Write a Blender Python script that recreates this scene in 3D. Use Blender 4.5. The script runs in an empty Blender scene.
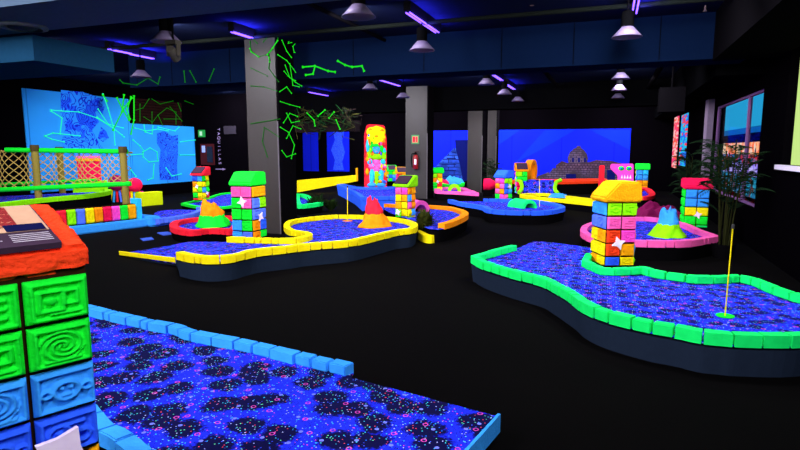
import bpy, bmesh, math, random
from mathutils import Vector, Matrix, noise
random.seed(7)
R = math.radians
C = bpy.context.scene.collection
D = bpy.data
# ------------------------------------------------------------------ camera model (used to measure the place)
F = 560.0; YAW = R(20.4); PIT = math.atan(75/560.0); H = 1.5
FW = Vector((-math.sin(YAW)*math.cos(PIT), math.cos(YAW)*math.cos(PIT), -math.sin(PIT)))
RT = Vector((math.cos(YAW), math.sin(YAW), 0))
UP = RT.cross(FW)
CAM = Vector((0, 0, H))
def ray(px, py): return FW + RT*((px-400)/F) - UP*((py-225)/F)
def at(px, py, z):
    d = ray(px, py); return CAM + d*((z-H)/d.z)
def atY(px, py, Y):
    d = ray(px, py); return CAM + d*(Y/d.y)
def atX(px, py, X):
    d = ray(px, py); return CAM + d*(X/d.x)
def atC(px, py, c): return CAM + ray(px, py)*c
def perp(px): return 20.4 - math.degrees(math.atan((px-400)/F))

# ------------------------------------------------------------------ materials
def lin(c):
    return tuple(((v/255)/12.92 if v/255 <= .04045 else ((v/255+.055)/1.055)**2.4) for v in c)
MATS = {}
def newmat(name):
    m = D.materials.new(name); m.use_nodes = True
    nt = m.node_tree; b = nt.nodes['Principled BSDF']
    b.inputs['Specular IOR Level'].default_value = .08
    return m, nt, b
def N(nt, t, **kw):
    n = nt.nodes.new(t)
    for k, v in kw.items():
        if k in n.inputs.keys() if isinstance(k, str) else False: n.inputs[k].default_value = v
        else: setattr(n, k, v)
    return n
def L(nt, a, b): nt.links.new(a, b)
def coords(nt, scale=1.0):
    tc = N(nt, 'ShaderNodeTexCoord'); mp = N(nt, 'ShaderNodeMapping')
    mp.inputs['Scale'].default_value = (scale,)*3 if not isinstance(scale, tuple) else scale
    L(nt, tc.outputs['Object'], mp.inputs['Vector']); return mp.outputs['Vector']
def paint(rgb, bump=.35, scale=60, vary=.16, rough=.75, name=None):
    """fluorescent foam paint: flat hue with brush mottling and a rough skin"""
    key = ('p', tuple(rgb), bump, scale, vary)
    if key in MATS: return MATS[key]
    m, nt, b = newmat(name or 'paint')
    v = coords(nt); c = lin(rgb)
    n = N(nt, 'ShaderNodeTexNoise'); n.inputs['Scale'].default_value = scale*.35; n.inputs['Detail'].default_value = 4
    L(nt, v, n.inputs['Vector'])
    mx = N(nt, 'ShaderNodeMix', data_type='RGBA')
    mx.inputs['A'].default_value = tuple(x*(1-vary) for x in c)+(1,)
    mx.inputs['B'].default_value = tuple(min(1, x*(1+vary)+.004) for x in c)+(1,)
    L(nt, n.outputs['Fac'], mx.inputs['Factor']); L(nt, mx.outputs['Result'], b.inputs['Base Color'])
    b.inputs['Roughness'].default_value = rough
    if bump:
        n2 = N(nt, 'ShaderNodeTexNoise'); n2.inputs['Scale'].default_value = scale; n2.inputs['Detail'].default_value = 5
        L(nt, v, n2.inputs['Vector'])
        bp = N(nt, 'ShaderNodeBump'); bp.inputs['Strength'].default_value = bump; bp.inputs['Distance'].default_value = .012
        L(nt, n2.outputs['Fac'], bp.inputs['Height']); L(nt, bp.outputs['Normal'], b.inputs['Normal'])
    MATS[key] = m; return m
def flat(rgb, rough=.85, metal=0, spec=.0, name='plain'):
    key = ('f', tuple(rgb), rough, metal, spec)
    if key in MATS: return MATS[key]
    m, nt, b = newmat(name)
    v = coords(nt, 8); n = N(nt, 'ShaderNodeTexNoise'); n.inputs['Scale'].default_value = 3
    L(nt, v, n.inputs['Vector']); c = lin(rgb)
    mx = N(nt, 'ShaderNodeMix', data_type='RGBA')
    mx.inputs['A'].default_value = tuple(x*.88 for x in c)+(1,); mx.inputs['B'].default_value = tuple(min(1, x*1.12) for x in c)+(1,)
    L(nt, n.outputs['Fac'], mx.inputs['Factor']); L(nt, mx.outputs['Result'], b.inputs['Base Color'])
    b.inputs['Roughness'].default_value = rough; b.inputs['Metallic'].default_value = metal
    b.inputs['Specular IOR Level'].default_value = spec
    MATS[key] = m; return m
def glow(rgb, s, name='light'):
    key = ('g', tuple(rgb), s)
    if key in MATS: return MATS[key]
    m, nt, b = newmat(name)
    b.inputs['Base Color'].default_value = (0, 0, 0, 1)
    b.inputs['Emission Color'].default_value = lin(rgb)+(1,); b.inputs['Emission Strength'].default_value = s
    MATS[key] = m; return m
def mathn(nt, op, a, b=None):
    n = N(nt, 'ShaderNodeMath', operation=op)
    for i, x in enumerate((a, b)):
        if x is None: continue
        if isinstance(x, (int, float)): n.inputs[i].default_value = x
        else: L(nt, x, n.inputs[i])
    return n.outputs[0]
def mixc(nt, fac, a, b):
    mx = N(nt, 'ShaderNodeMix', data_type='RGBA')
    L(nt, fac, mx.inputs['Factor'])
    for k, x in (('A', a), ('B', b)):
        if isinstance(x, tuple): mx.inputs[k].default_value = x+(1,)
        else: L(nt, x, mx.inputs[k])
    return mx.outputs['Result']
def carpet_mat(sc=5.0, lo=.37, hi=.51, dark=(8, 7, 58)):
    """blue printed carpet: dark oval blotches, coloured confetti, pale chips and pink curls"""
    m, nt, b = newmat('confetti_carpet')
    v = coords(nt)
    nz = N(nt, 'ShaderNodeTexNoise'); nz.inputs['Scale'].default_value = 7; L(nt, v, nz.inputs['Vector'])
    ad = N(nt, 'ShaderNodeMix', data_type='VECTOR'); ad.inputs['Factor'].default_value = .1
    L(nt, v, ad.inputs['A']); L(nt, nz.outputs['Color'], ad.inputs['B'])
    v1 = N(nt, 'ShaderNodeTexVoronoi'); v1.inputs['Scale'].default_value = sc; v1.inputs['Randomness'].default_value = .8
    v1.voronoi_dimensions = '2D'
    L(nt, ad.outputs['Result'], v1.inputs['Vector'])
    fine = N(nt, 'ShaderNodeTexNoise'); fine.inputs['Scale'].default_value = 55; L(nt, v, fine.inputs['Vector'])
    dd = mathn(nt, 'ADD', v1.outputs['Distance'], mathn(nt, 'MULTIPLY', mathn(nt, 'SUBTRACT', fine.outputs['Fac'], .5), .35))
    ramp = N(nt, 'ShaderNodeValToRGB'); ramp.color_ramp.elements[0].position = lo; ramp.color_ramp.elements[1].position = hi
    L(nt, dd, ramp.inputs['Fac'])
    base = mixc(nt, ramp.outputs['Color'], lin(dark), lin((27, 42, 240)))
    def dots(scale, thr, keep, prev, col=None, off=0.0):
        vv = N(nt, 'ShaderNodeTexVoronoi'); vv.voronoi_dimensions = '2D'; vv.inputs['Scale'].default_value = scale
        mp = N(nt, 'ShaderNodeMapping'); mp.inputs['Location'].default_value = (off, off*1.7, 0); L(nt, v, mp.inputs['Vector'])
        L(nt, mp.outputs['Vector'], vv.inputs['Vector'])
        sp = N(nt, 'ShaderNodeSeparateColor'); L(nt, vv.outputs['Color'], sp.inputs['Color'])
        f = mathn(nt, 'MULTIPLY', mathn(nt, 'LESS_THAN', vv.outputs['Distance'], thr), mathn(nt, 'LESS_THAN', sp.outputs[0], keep))
        if col is None:
            r = N(nt, 'ShaderNodeValToRGB'); r.color_ramp.interpolation = 'CONSTANT'
            cols = [(255, 70, 90), (60, 220, 240), (70, 90, 255), (110, 240, 160), (190, 200, 255), (20, 120, 255)]
            els = r.color_ramp.elements
            while len(els) < len(cols): els.new(.5)
            for i, c in enumerate(cols): els[i].position = i/len(cols); els[i].color = lin(c)+(1,)
            L(nt, sp.outputs[1], r.inputs['Fac']); col = r.outputs['Color']
        return mixc(nt, f, prev, col)
    base = dots(58, .2, .27, base)
    base = dots(40, .15, .2, base, None, 3.3)
    base = dots(90, .3, .3, base, lin((8, 8, 60)), 1.1)
    # pale chips
    base = dots(6.5, .075, .7, base, lin((110, 120, 235)), 5.2)
    # pink curls: thin rings round sparse centres
    vr = N(nt, 'ShaderNodeTexVoronoi'); vr.voronoi_dimensions = '2D'; vr.inputs['Scale'].default_value = 5
    mp = N(nt, 'ShaderNodeMapping'); mp.inputs['Location'].default_value = (9.1, 2.4, 0); L(nt, v, mp.inputs['Vector']); L(nt, mp.outputs['Vector'], vr.inputs['Vector'])
    ring = mathn(nt, 'LESS_THAN', mathn(nt, 'ABSOLUTE', mathn(nt, 'SUBTRACT', vr.outputs['Distance'], .06)), .014)
    base = mixc(nt, ring, base, lin((215, 70, 170)))
    L(nt, base, b.inputs['Base Color']); b.inputs['Roughness'].default_value = .95
    bp = N(nt, 'ShaderNodeBump'); bp.inputs['Strength'].default_value = .3; bp.inputs['Distance'].default_value = .004
    L(nt, fine.outputs['Fac'], bp.inputs['Height']); L(nt, bp.outputs['Normal'], b.inputs['Normal'])
    return m
def floor_mat():
    m, nt, b = newmat('black_floor')
    v = coords(nt)
    n = N(nt, 'ShaderNodeTexNoise'); n.inputs['Scale'].default_value = 1.1; n.inputs['Detail'].default_value = 6; L(nt, v, n.inputs['Vector'])
    base = mixc(nt, n.outputs['Fac'], lin((1.5, 1.5, 2)), lin((6, 4.6, 4.6)))
    s = N(nt, 'ShaderNodeTexNoise'); s.inputs['Scale'].default_value = 140; L(nt, v, s.inputs['Vector'])
    base = mixc(nt, mathn(nt, 'GREATER_THAN', s.outputs['Fac'], .78), base, lin((22, 19, 19)))
    L(nt, base, b.inputs['Base Color']); b.inputs['Roughness'].default_value = .9; b.inputs['Specular IOR Level'].default_value = .03
    return m
def glyph_mat(bg, dark, mid, sx=1.0, name='glyph_print'):
    """dense curling line drawing printed on a sheet"""
    m, nt, b = newmat(name)
    v = coords(nt)
    nz = N(nt, 'ShaderNodeTexNoise'); nz.inputs['Scale'].default_value = 2.6*sx; nz.inputs['Detail'].default_value = 2; L(nt, v, nz.inputs['Vector'])
    k = mathn(nt, 'FRACT', mathn(nt, 'MULTIPLY', nz.outputs['Fac'], 14))
    line = mathn(nt, 'LESS_THAN', k, .32)
    n2 = N(nt, 'ShaderNodeTexNoise'); n2.inputs['Scale'].default_value = 2.2*sx; L(nt, v, n2.inputs['Vector'])
    fill = mathn(nt, 'GREATER_THAN', n2.outputs['Fac'], .6)
    col = mixc(nt, fill, lin(bg), lin(mid)); col = mixc(nt, line, col, lin(dark))
    L(nt, col, b.inputs['Base Color']); b.inputs['Roughness'].default_value = .9
    return m
def sheet_mat(rgb, name, seam=1.0, axis='Y'):
    """printed sheet hung in vertical drops with faint creases"""
    m, nt, b = newmat(name); v = coords(nt); c = lin(rgb)
    n = N(nt, 'ShaderNodeTexNoise'); n.inputs['Scale'].default_value = .5; n.inputs['Detail'].default_value = 3; L(nt, v, n.inputs['Vector'])
    base = mixc(nt, n.outputs['Fac'], tuple(x*.72 for x in c), tuple(min(1, x*1.25) for x in c))
    sp = N(nt, 'ShaderNodeSeparateXYZ'); L(nt, v, sp.inputs[0])
    fr = mathn(nt, 'FRACT', mathn(nt, 'MULTIPLY', sp.outputs[axis], 1/seam))
    base = mixc(nt, mathn(nt, 'LESS_THAN', fr, .02), base, tuple(x*.6 for x in c))
    L(nt, base, b.inputs['Base Color']); b.inputs['Roughness'].default_value = .9
    return m
def masonry_mat(a, bcol, sx, sz, name='masonry'):
    m, nt, b = newmat(name); v = coords(nt)
    br = N(nt, 'ShaderNodeTexBrick'); br.inputs['Scale'].default_value = 1
    sp = N(nt, 'ShaderNodeSeparateXYZ'); L(nt, v, sp.inputs[0])
    cb = N(nt, 'ShaderNodeCombineXYZ'); L(nt, sp.outputs['X'], cb.inputs['X']); L(nt, sp.outputs['Z'], cb.inputs['Y']); L(nt, cb.outputs[0], br.inputs['Vector'])
    br.inputs['Brick Width'].default_value = sx; br.inputs['Row Height'].default_value = sz; br.inputs['Mortar Size'].default_value = sz*.12
    br.inputs['Color1'].default_value = lin(a)+(1,); br.inputs['Color2'].default_value = lin(bcol)+(1,); br.inputs['Mortar'].default_value = (.001, .001, .012, 1)
    n = N(nt, 'ShaderNodeTexNoise'); n.inputs['Scale'].default_value = 2.5; n.inputs['Detail'].default_value = 6; L(nt, v, n.inputs['Vector'])
    r = N(nt, 'ShaderNodeValToRGB'); r.color_ramp.elements[0].position = .4; r.color_ramp.elements[1].position = .62; L(nt, n.outputs['Fac'], r.inputs['Fac'])
    L(nt, mixc(nt, r.outputs['Color'], tuple(x*.25 for x in lin(a)), br.outputs['Color']), b.inputs['Base Color'])
    b.inputs['Roughness'].default_value = .9
    return m

# ------------------------------------------------------------------ mesh builder
class MB:
    def __init__(s): s.v = []; s.f = []
    def add(s, vs, fs):
        o = len(s.v); s.v += [tuple(v) for v in vs]; s.f += [tuple(i+o for i in f) for f in fs]; return s
    def box(s, c, size, M=None, taper=1.0):
        x, y, z = (k/2 for k in size); vs = []
        for k, t in ((-1, 1.0), (1, taper)):
            for a, b in ((-1, -1), (1, -1), (1, 1), (-1, 1)): vs.append(Vector((a*x*t, b*y*t, k*z)))
        if M is not None: vs = [M @ v for v in vs]
        vs = [v+Vector(c) for v in vs]
        return s.add(vs, [(3, 2, 1, 0), (4, 5, 6, 7), (0, 1, 5, 4), (1, 2, 6, 5), (2, 3, 7, 6), (3, 0, 4, 7)])
    def box2(s, lo, hi):
        lo = Vector(lo); hi = Vector(hi); return s.box((lo+hi)/2, hi-lo)
    def tube(s, pts, r, n=8, r1=None):
        pts = [Vector(p) for p in pts]; m = len(pts); rings = []; prev = None
        for i, p in enumerate(pts):
            t = (pts[min(i+1, m-1)]-pts[max(i-1, 0)])
            if t.length < 1e-9: t = Vector((0, 0, 1))
            t.normalize()
            if prev is None: a = t.orthogonal().normalized()
            else:
                a = prev - t*prev.dot(t); a = a.normalized() if a.length > 1e-6 else t.orthogonal().normalized()
            prev = a; b = t.cross(a); rr = r if r1 is None else r+(r1-r)*i/(m-1)
            rings.append([p+a*math.cos(k*2*math.pi/n)*rr+b*math.sin(k*2*math.pi/n)*rr for k in range(n)])
        vs = [v for rg in rings for v in rg]
        fs = [(i*n+k, i*n+(k+1) % n, (i+1)*n+(k+1) % n, (i+1)*n+k) for i in range(m-1) for k in range(n)]
        fs += [tuple(range(n-1, -1, -1)), tuple((m-1)*n+k for k in range(n))]
        return s.add(vs, fs)
    def lathe(s, prof, n=24, c=(0, 0, 0), wob=None):
        vs = []; c = Vector(c)
        for r, z in prof:
            for k in range(n):
                a = k*2*math.pi/n; q = Vector((r*math.cos(a), r*math.sin(a), z))
                if wob: q = wob(q)
                vs.append(q+c)
        m = len(prof)
        fs = [(i*n+k, i*n+(k+1) % n, (i+1)*n+(k+1) % n, (i+1)*n+k) for i in range(m-1) for k in range(n)]
        fs += [tuple(range(n-1, -1, -1)), tuple((m-1)*n+k for k in range(n))]
        return s.add(vs, fs)
    def prism(s, poly, ext):
        """closed polygon (3D points) extruded by vector ext"""
        n = len(poly); a = [Vector(p) for p in poly]; b = [p+Vector(ext) for p in a]
        return s.add(a+b, [tuple(range(n-1, -1, -1)), tuple(range(n, 2*n))]+[(k, (k+1) % n, n+(k+1) % n, n+k) for k in range(n)])
    def ball(s, c, r, n=12, m=8, sc=(1, 1, 1), wob=None):
        prof = [(math.sin(math.pi*i/m)*1.0+1e-4, -math.cos(math.pi*i/m)) for i in range(m+1)]
        o = len(s.v); s.lathe(prof, n)
        for i in range(o, len(s.v)):
            q = Vector(s.v[i]); q = Vector((q.x*r*sc[0], q.y*r*sc[1], q.z*r*sc[2]))
            if wob: q = wob(q)
            s.v[i] = tuple(q+Vector(c))
        return s
    def obj(s, name, mat, parent=None, smooth=False, bevel=0, origin=None):
        o_ = Vector(origin) if origin is not None else Vector((0, 0, 0))
        me = D.meshes.new(name); me.from_pydata([tuple(Vector(v)-o_) for v in s.v], [], s.f)
        bm = bmesh.new(); bm.from_mesh(me); bmesh.ops.recalc_face_normals(bm, faces=bm.faces)
        if bevel: bmesh.ops.bevel(bm, geom=list(bm.edges), offset=bevel, segments=2, affect='EDGES', clamp_overlap=True)
        bm.to_mesh(me); bm.free()
        me.materials.append(mat)
        if smooth: me.polygons.foreach_set('use_smooth', [True]*len(me.polygons))
        o = D.objects.new(name, me); C.objects.link(o); o.location = o_
        if parent is not None: o.parent = parent
        return o
def thing(name, label, cat, loc=(0, 0, 0), rz=0, group=None):
    o = D.objects.new(name, None); C.objects.link(o); o.location = loc; o.rotation_euler = (0, 0, rz)
    o.empty_display_size = .1
    o['label'] = label; o['category'] = cat
    if group: o['group'] = group
    return o
def tag(o, label, cat, group=None):
    o['label'] = label; o['category'] = cat
    if group: o['group'] = group
    return o
def struct(o, label=None, cat=None):
    o['kind'] = 'structure'
    if label: o['label'] = label
    if cat: o['category'] = cat
    return o
def plab(o, label): o['label'] = label; return o
def dup(root, loc, rz=0):
    r = root.copy(); C.objects.link(r); r.location = loc; r.rotation_euler = (0, 0, rz)
    for ch in list(root.children):
        c = ch.copy(); C.objects.link(c); c.parent = r
        for g in list(ch.children):
            d = g.copy(); C.objects.link(d); d.parent = c
    return r

# ------------------------------------------------------------------ palette
PAL = dict(red=(255, 30, 50), crimson=(235, 10, 75), vermilion=(255, 62, 18), orange=(255, 140, 0), amber=(255, 165, 0), yellow=(255, 225, 0),
           lime=(140, 245, 0), green=(10, 235, 45), mint=(10, 245, 105), sky=(52, 156, 255), blue=(40, 95, 255), peri=(85, 120, 255),
           pink=(255, 70, 190), rose=(255, 90, 170), white=(250, 225, 255), magenta=(150, 0, 75), cyan=(40, 190, 255))
def P(c, **k): return paint(PAL[c], name='fluorescent_'+c, **k)
black = flat((5, 5, 6), name='black_paint'); black2 = flat((9, 8, 10), name='charcoal_paint')
CARPET_BIG = carpet_mat()
CARPET = carpet_mat(7.5, .29, .49, (12, 13, 100))

# ------------------------------------------------------------------ the setting
XR = 2.1; XL = -14.0; YB = 22.6; CZ = 3.42
m_wall = flat((4, 3, 5), name='dark_wall')
m_ceil = flat((15, 20, 38), name='dark_blue_ceiling')
m_beam = flat((7, 19, 42), rough=.6, name='navy_plaster')
struct(MB().box2((XL-.3, -4, -.2), (XR+.3, YB+.3, 0)).obj('floor', floor_mat()))
struct(MB().box2((XL-.3, -4, CZ), (XR+.3, YB+.3, CZ+.2)).obj('ceiling', m_ceil))
struct(MB().box2((XL-.2, -4, 0), (XL, YB+.2, CZ)).obj('wall_left', m_wall))
struct(MB().box2((XL, YB, 0), (XR+.2, YB+.2, CZ)).obj('wall_back', m_wall))
struct(MB().box2((XL-.2, -4.2, 0), (XR+.2, -4, CZ)).obj('wall_front', m_wall))
# right wall with openings: near window y 5.2..8.55 z 1.33..3.1 ; shop window y 9.95..13.9 z .62..2.4 ; poster windows
w = MB()
def wallx(y0, y1, z0, z1): w.box2((XR, y0, z0), (XR+.2, y1, z1))
wallx(-4, 4.6, 0, CZ); wallx(4.6, 8.6, 0, 1.31); wallx(4.6, 8.6, 3.15, CZ); wallx(8.6, 9.85, 0, CZ)
wallx(9.85, 13.95, 0, .62); wallx(9.85, 13.95, 2.42, CZ); wallx(13.95, YB, 0, CZ)
struct(w.obj('wall_right', m_wall))
m_white = flat((215, 205, 225), name='white_frame')
# near window
wn = struct(MB().box2((XR+.06, 4.6, 1.31), (XR+.1, 4.66, 3.15)).box2((XR+.06, 4.66, 3.09), (XR+.1, 8.54, 3.15)).obj('window_1', m_white))
struct(MB().box2((XR-.06, 4.5, 1.25), (XR+.12, 8.68, 1.31)).obj('window_sill', m_white, wn))
# lit wall of the corridor seen through it
def grad_glow(a, b, s, ax='Z', lo=0., hi=1., name='lit_hall'):
    m, nt, bs = newmat(name); v = coords(nt); sp = N(nt, 'ShaderNodeSeparateXYZ'); L(nt, v, sp.inputs[0])
    mr = N(nt, 'ShaderNodeMapRange'); mr.inputs['From Min'].default_value = lo; mr.inputs['From Max'].default_value = hi
    L(nt, sp.outputs[ax], mr.inputs['Value'])
    c = mixc(nt, mr.outputs['Result'], lin(a), lin(b)); bs.inputs['Base Color'].default_value = (0, 0, 0, 1)
    L(nt, c, bs.inputs['Emission Color']); bs.inputs['Emission Strength'].default_value = s
    return m
struct(MB().box2((XR+.1, 4.6, 1.31), (XR+.12, 8.6, 3.15)).obj('window_pane', glow((206, 240, 140), .95, 'lit_pane'), wn))

# pillars
m_front = flat((46, 42, 40), rough=.5, metal=0, spec=.3, name='grey_front')
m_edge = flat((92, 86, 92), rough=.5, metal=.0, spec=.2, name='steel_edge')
def pillar(x0, x1, y0, y1, label):
    t = struct(thing('pillar', label, 'pillar', ((x0+x1)/2, (y0+y1)/2, 0)))
    o = Vector(((x0+x1)/2, (y0+y1)/2, 0))
    def p(lo, hi, n, m): return MB().box2(Vector(lo)-o, Vector(hi)-o).obj(n, m, t)
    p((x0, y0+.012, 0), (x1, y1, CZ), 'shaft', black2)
    p((x0+.0, y0, 0), (x1-.03, y0+.012, CZ), 'front_face', m_front)  # thin grey slab on the front, shaft behind it near black
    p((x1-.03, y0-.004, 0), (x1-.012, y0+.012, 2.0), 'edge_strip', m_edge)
    return t
pillar(-6.12, -5.47, 8.6, 9.15, 'thick grey fronted pillar crossed by green laser lines behind the green roofed block tower')
pillar(-5.95, -5.23, 16.5, 17.1, 'grey fronted pillar carrying the fire extinguisher and small sign')
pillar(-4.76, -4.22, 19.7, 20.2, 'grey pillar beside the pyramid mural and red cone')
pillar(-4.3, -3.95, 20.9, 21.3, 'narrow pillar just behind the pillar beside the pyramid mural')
# beams and soffits
def beam(name, lo, hi, m, label, grooves=()):
    o = MB().box2(lo, hi).obj(name, m); struct(o, label, 'beam'); return o
beam('ceiling_beam', (-9.4, 9.2, 2.78), (1.75, 9.85, CZ), m_beam, 'navy beam crossing the room behind the thick laser lit pillar')
for i, x in enumerate((-9.2, -8.3, -6.9, -4.3, -3.0, -1.7, -.6, .6)):
    struct(MB().box2((x, 9.196, 2.8), (x+.012, 9.2, CZ)).obj('trim_%d' % (i+2), black), 'thin joint line on the navy beam', 'joint')
beam('ceiling_beam', (XL, 17.1, 2.72), (XR, 17.7, CZ), black, 'dark beam crossing the far end of the room')
beam('ceiling_soffit', (-9.6, 3.75, 2.8), (-1.9, 4.62, CZ), flat((90, 112, 134), rough=.5, name='pale_blue_plaster'), 'pale blue soffit under the ceiling holding the round vent')
beam('ceiling_soffit', (-8.4, 4.65, 2.5), (-6.12, 5.75, 2.78), flat((28, 70, 100), rough=.5, name='teal_plaster'), 'lower teal soffit ending above the pale blue mural')
beam('ceiling_beam', (1.3, -2, 2.75), (XR, 9.2, CZ), black2, 'black soffit along the wall with the shop window')
beam('ceiling_beam', (1.45, 9.86, 2.62), (XR, YB, CZ), black, 'dark soffit above the shop window')
# ceiling pipes
def pipe(pts, r, label, m=black2):
    return struct(MB().tube(pts, r, 8).obj('ceiling_pipe', m), label, 'pipe')
pipe([(-9, 7.9, 3.3), (1.2, 7.9, 3.3)], .03, 'long thin pipe under the ceiling just before the navy beam', flat((14, 17, 14)))
pipe([(-9, 6.5, 3.36), (1.2, 6.5, 3.36)], .025, 'thin pipe under the ceiling above the hanging lamps')
pipe([(-3.7, -1, 3.36), (-3.7, 9.2, 3.36)], .03, 'pipe running lengthwise under the ceiling to the navy beam')
pipe([(-1.5, 9.9, 3.3), (-1.5, 17, 3.3)], .05, 'wide duct pipe running lengthwise beyond the navy beam')
pipe([(.9, 9.9, 3.2), (.9, 17, 3.2)], .06, 'dark duct pipe beyond the navy beam close to the shop windows')

# ------------------------------------------------------------------ murals
def mural_x(name, y0, y1, z0, z1, mat, label, t=.03):
    return MB().box2((XL, y0, z0), (XL+t, y1, z1)).obj(name, mat, origin=(XL, (y0+y1)/2, z0))
m_m1 = sheet_mat((40, 150, 250), 'pale_blue_sheet', 1.6)
def mural_left(px0, px1, top0, bot1, label):
    a = atX(px0, top0, XL+.03); b = atX(px1, bot1, XL+.03)
    return a.y, b.y, a.z, b.z
ya, _, zt1, _ = mural_left(22, 132, 88, 184, ''); yb = atX(131.5, 150, XL+.03).y; yc = atX(195, 150, XL+.03).y
zb = atX(195, 181, XL+.03).z; zt2 = atX(195, 127, XL+.03).z
mu1 = tag(mural_x('wall_mural', ya, yb, zb, zt1, m_m1, ''), 'tall pale blue mural with a dark blue ancient warrior drawing behind the rope bridge', 'mural')
mu2 = tag(mural_x('wall_mural', yb+.02, yc, zb, zt2, m_m1, ''), 'lower pale blue mural with a narrow dark blue glyph column', 'mural')
def on_left(px, py, off=.036):
    return atX(px, py, XL+off)
def fig_left(pts, mat, name, parent, off=.036):
    q = [on_left(px, py, off) for px, py in pts]
    o = MB().prism(q, (-.006, 0, 0)).obj(name, mat)
    o.parent = parent; o.location = -Vector(parent.location); return o
gm1 = glyph_mat((38, 140, 250), (16, 36, 205), (28, 90, 240), .8)
fig_left([(61, 90), (83, 92), (92, 95), (103, 99), (103, 108), (95, 112), (99, 122), (92, 130), (99, 143), (105, 150), (88, 152), (64, 151), (62, 140), (66, 128), (61, 112)], gm1, 'warrior_drawing', mu1)
fig_left([(101, 127), (106, 131), (109, 138), (103, 142), (98, 138)], gm1, 'shield_drawing', mu1)
fig_left([(98, 101), (103, 98), (105, 106), (102, 116), (98, 112)], gm1, 'feather_drawing', mu1)
gm2 = glyph_mat((34, 110, 250), (14, 30, 180), (30, 66, 230), 1.0)
fig_left([(157, 133), (164, 131), (172, 136), (178, 135), (178, 152), (177, 166), (178, 180), (160, 180), (159, 165), (161, 150), (157, 143)], gm2, 'glyph_column', mu2)
# dark slatted shutter above the second mural
a = on_left(134, 97); b = on_left(182, 127)
sh = thing('slatted_shutter', 'brown black slatted shutter on the wall above the lower pale blue mural', 'shutter', (XL, (a.y+b.y)/2, b.z))
for k in range(9):
    z = (a.z-b.z-.06)*k/9+.05
    MB().box2((.01, -(b.y-a.y)/2, z), (.05, (b.y-a.y)/2, z+.07)).obj('slat', flat((34, 18, 16)), sh)

# back wall murals
def mural_back(px0, px1, zt, zb, mat, label, name='wall_mural'):
    a = atY(px0, 150, YB-.03); b = atY(px1, 150, YB-.03)
    o = MB().box2((a.x, YB-.03, zb), (b.x, YB, zt)).obj(name, mat, origin=((a.x+b.x)/2, YB, zb))
    return tag(o, label, 'mural')
m_m2 = sheet_mat((10, 27, 210), 'deep_blue_sheet', 1.9, 'X')
zt = atY(500, 130, YB).z; zbk = .3
mb1 = mural_back(303, 318, zt, .55, m_m2, 'narrow plain deep blue mural strip beside the thick pillar')
mb2 = mural_back(327, 349, zt, .55, m_m2, 'deep blue mural with a pale glyph column near the red totem')
mb3 = mural_back(431, 470, zt, zbk, m_m2, 'deep blue mural showing a stepped pyramid between two pillars')
mb4 = mural_back(497, 630, zt, zbk, m_m2, 'wide deep blue mural showing a domed stone observatory ruin')
def fig_back(pts, mat, name, parent, off=.036):
    q = [atY(px, py, YB-off) for px, py in pts]
    o = MB().prism(q, (0, .006, 0)).obj(name, mat); o.parent = parent; o.location = -Vector(parent.location); return o
gm3 = glyph_mat((25, 60, 240), (60, 100, 250), (20, 50, 225), 2.5)
fig_back([(333, 131), (344, 131), (342, 142), (345, 152), (342, 162), (344, 170), (333, 170), (335, 160), (331, 150), (335, 140)], gm3, 'glyph_column', mb2)
st = masonry_mat((50, 92, 220), (34, 66, 190), .5, .16, 'blue_lit_masonry'); st2 = masonry_mat((100, 84, 104), (80, 66, 92), .2, .08, 'grey_masonry')
dk = flat((12, 18, 80), name='dark_blue_ink')
fig_back([(431, 172), (440, 162), (447, 155), (454, 148), (467, 148), (467, 181), (431, 181)], st, 'pyramid', mb3)
fig_back([(455, 140), (470, 140), (470, 181), (463, 181), (460, 165), (456, 150)], dk, 'temple', mb3, .044)
for k in range(5):
    y = 152+k*6; x0 = 452-k*5.2
    fig_back([(max(431, x0), y), (456, y), (456, y+.8), (max(431, x0), y+.8)], dk, 'terrace_line', mb3, .044)
fig_back([(568.5, 163), (567.5, 158), (570, 152), (574, 148.5), (576.5, 147.5), (577, 146), (580.5, 146), (581, 148), (584, 150), (587, 154), (588, 159), (587, 163)], st2, 'dome', mb4, .05)
fig_back([(556, 165), (562, 161), (568, 163), (590, 162), (596, 160), (612, 161), (620, 163), (630, 166), (630, 170), (556, 170)], masonry_mat((104, 78, 96), (76, 56, 84), .12, .09, 'carved_frieze'), 'frieze', mb4, .044)
fig_back([(553, 168), (630, 169), (630, 181), (545, 181), (549, 174)], st2, 'terrace_wall', mb4, .04)
fig_back([(538, 176), (549, 172), (549, 181), (534, 181)], st2, 'stair', mb4, .046)
for x in (572, 578, 584): fig_back([(x, 158), (x+2, 158), (x+2, 162), (x, 162)], dk, 'dome_opening', mb4, .056)
fig_back([(566, 174), (576, 174), (576, 181), (566, 181)], dk, 'doorway', mb4, .05)
fig_back([(607, 170), (615, 170), (615, 181), (607, 181)], dk, 'doorway', mb4, .05)
for k, pts in enumerate([[(497, 130), (520, 130), (497, 146)], [(545, 130), (575, 130), (540, 150), (515, 163)], [(590, 130), (630, 130), (630, 150)]]):
    fig_back(pts, flat((16, 42, 224), name='lighter_sky_ray'), 'sky_ray', mb4, .033)

# ------------------------------------------------------------------ shop window and beyond
t = struct(thing('window_2', 'shop window', 'window', (XR, 9.85, .62)))
m_mau = flat((120, 84, 130), name='mauve_frame')
for y in (0, 1.15, 4.04): MB().box2((.04, y, 0), (.1, y+.05, 1.8)).obj('frame', m_mau, t)
MB().box2((.04, 0, 1.76), (.1, 4.1, 1.8)).obj('frame', m_mau, t); MB().box2((.04, 0, 0), (.1, 4.1, .03)).obj('frame', m_mau, t)
gl, nt, b = newmat('window_glass'); b.inputs['Transmission Weight'].default_value = 1; b.inputs['Roughness'].default_value = 0; b.inputs['IOR'].default_value = 1.02
MB().box2((.07, .06, .05), (.076, 4.04, 1.74)).obj('glass', gl, t)
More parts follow.
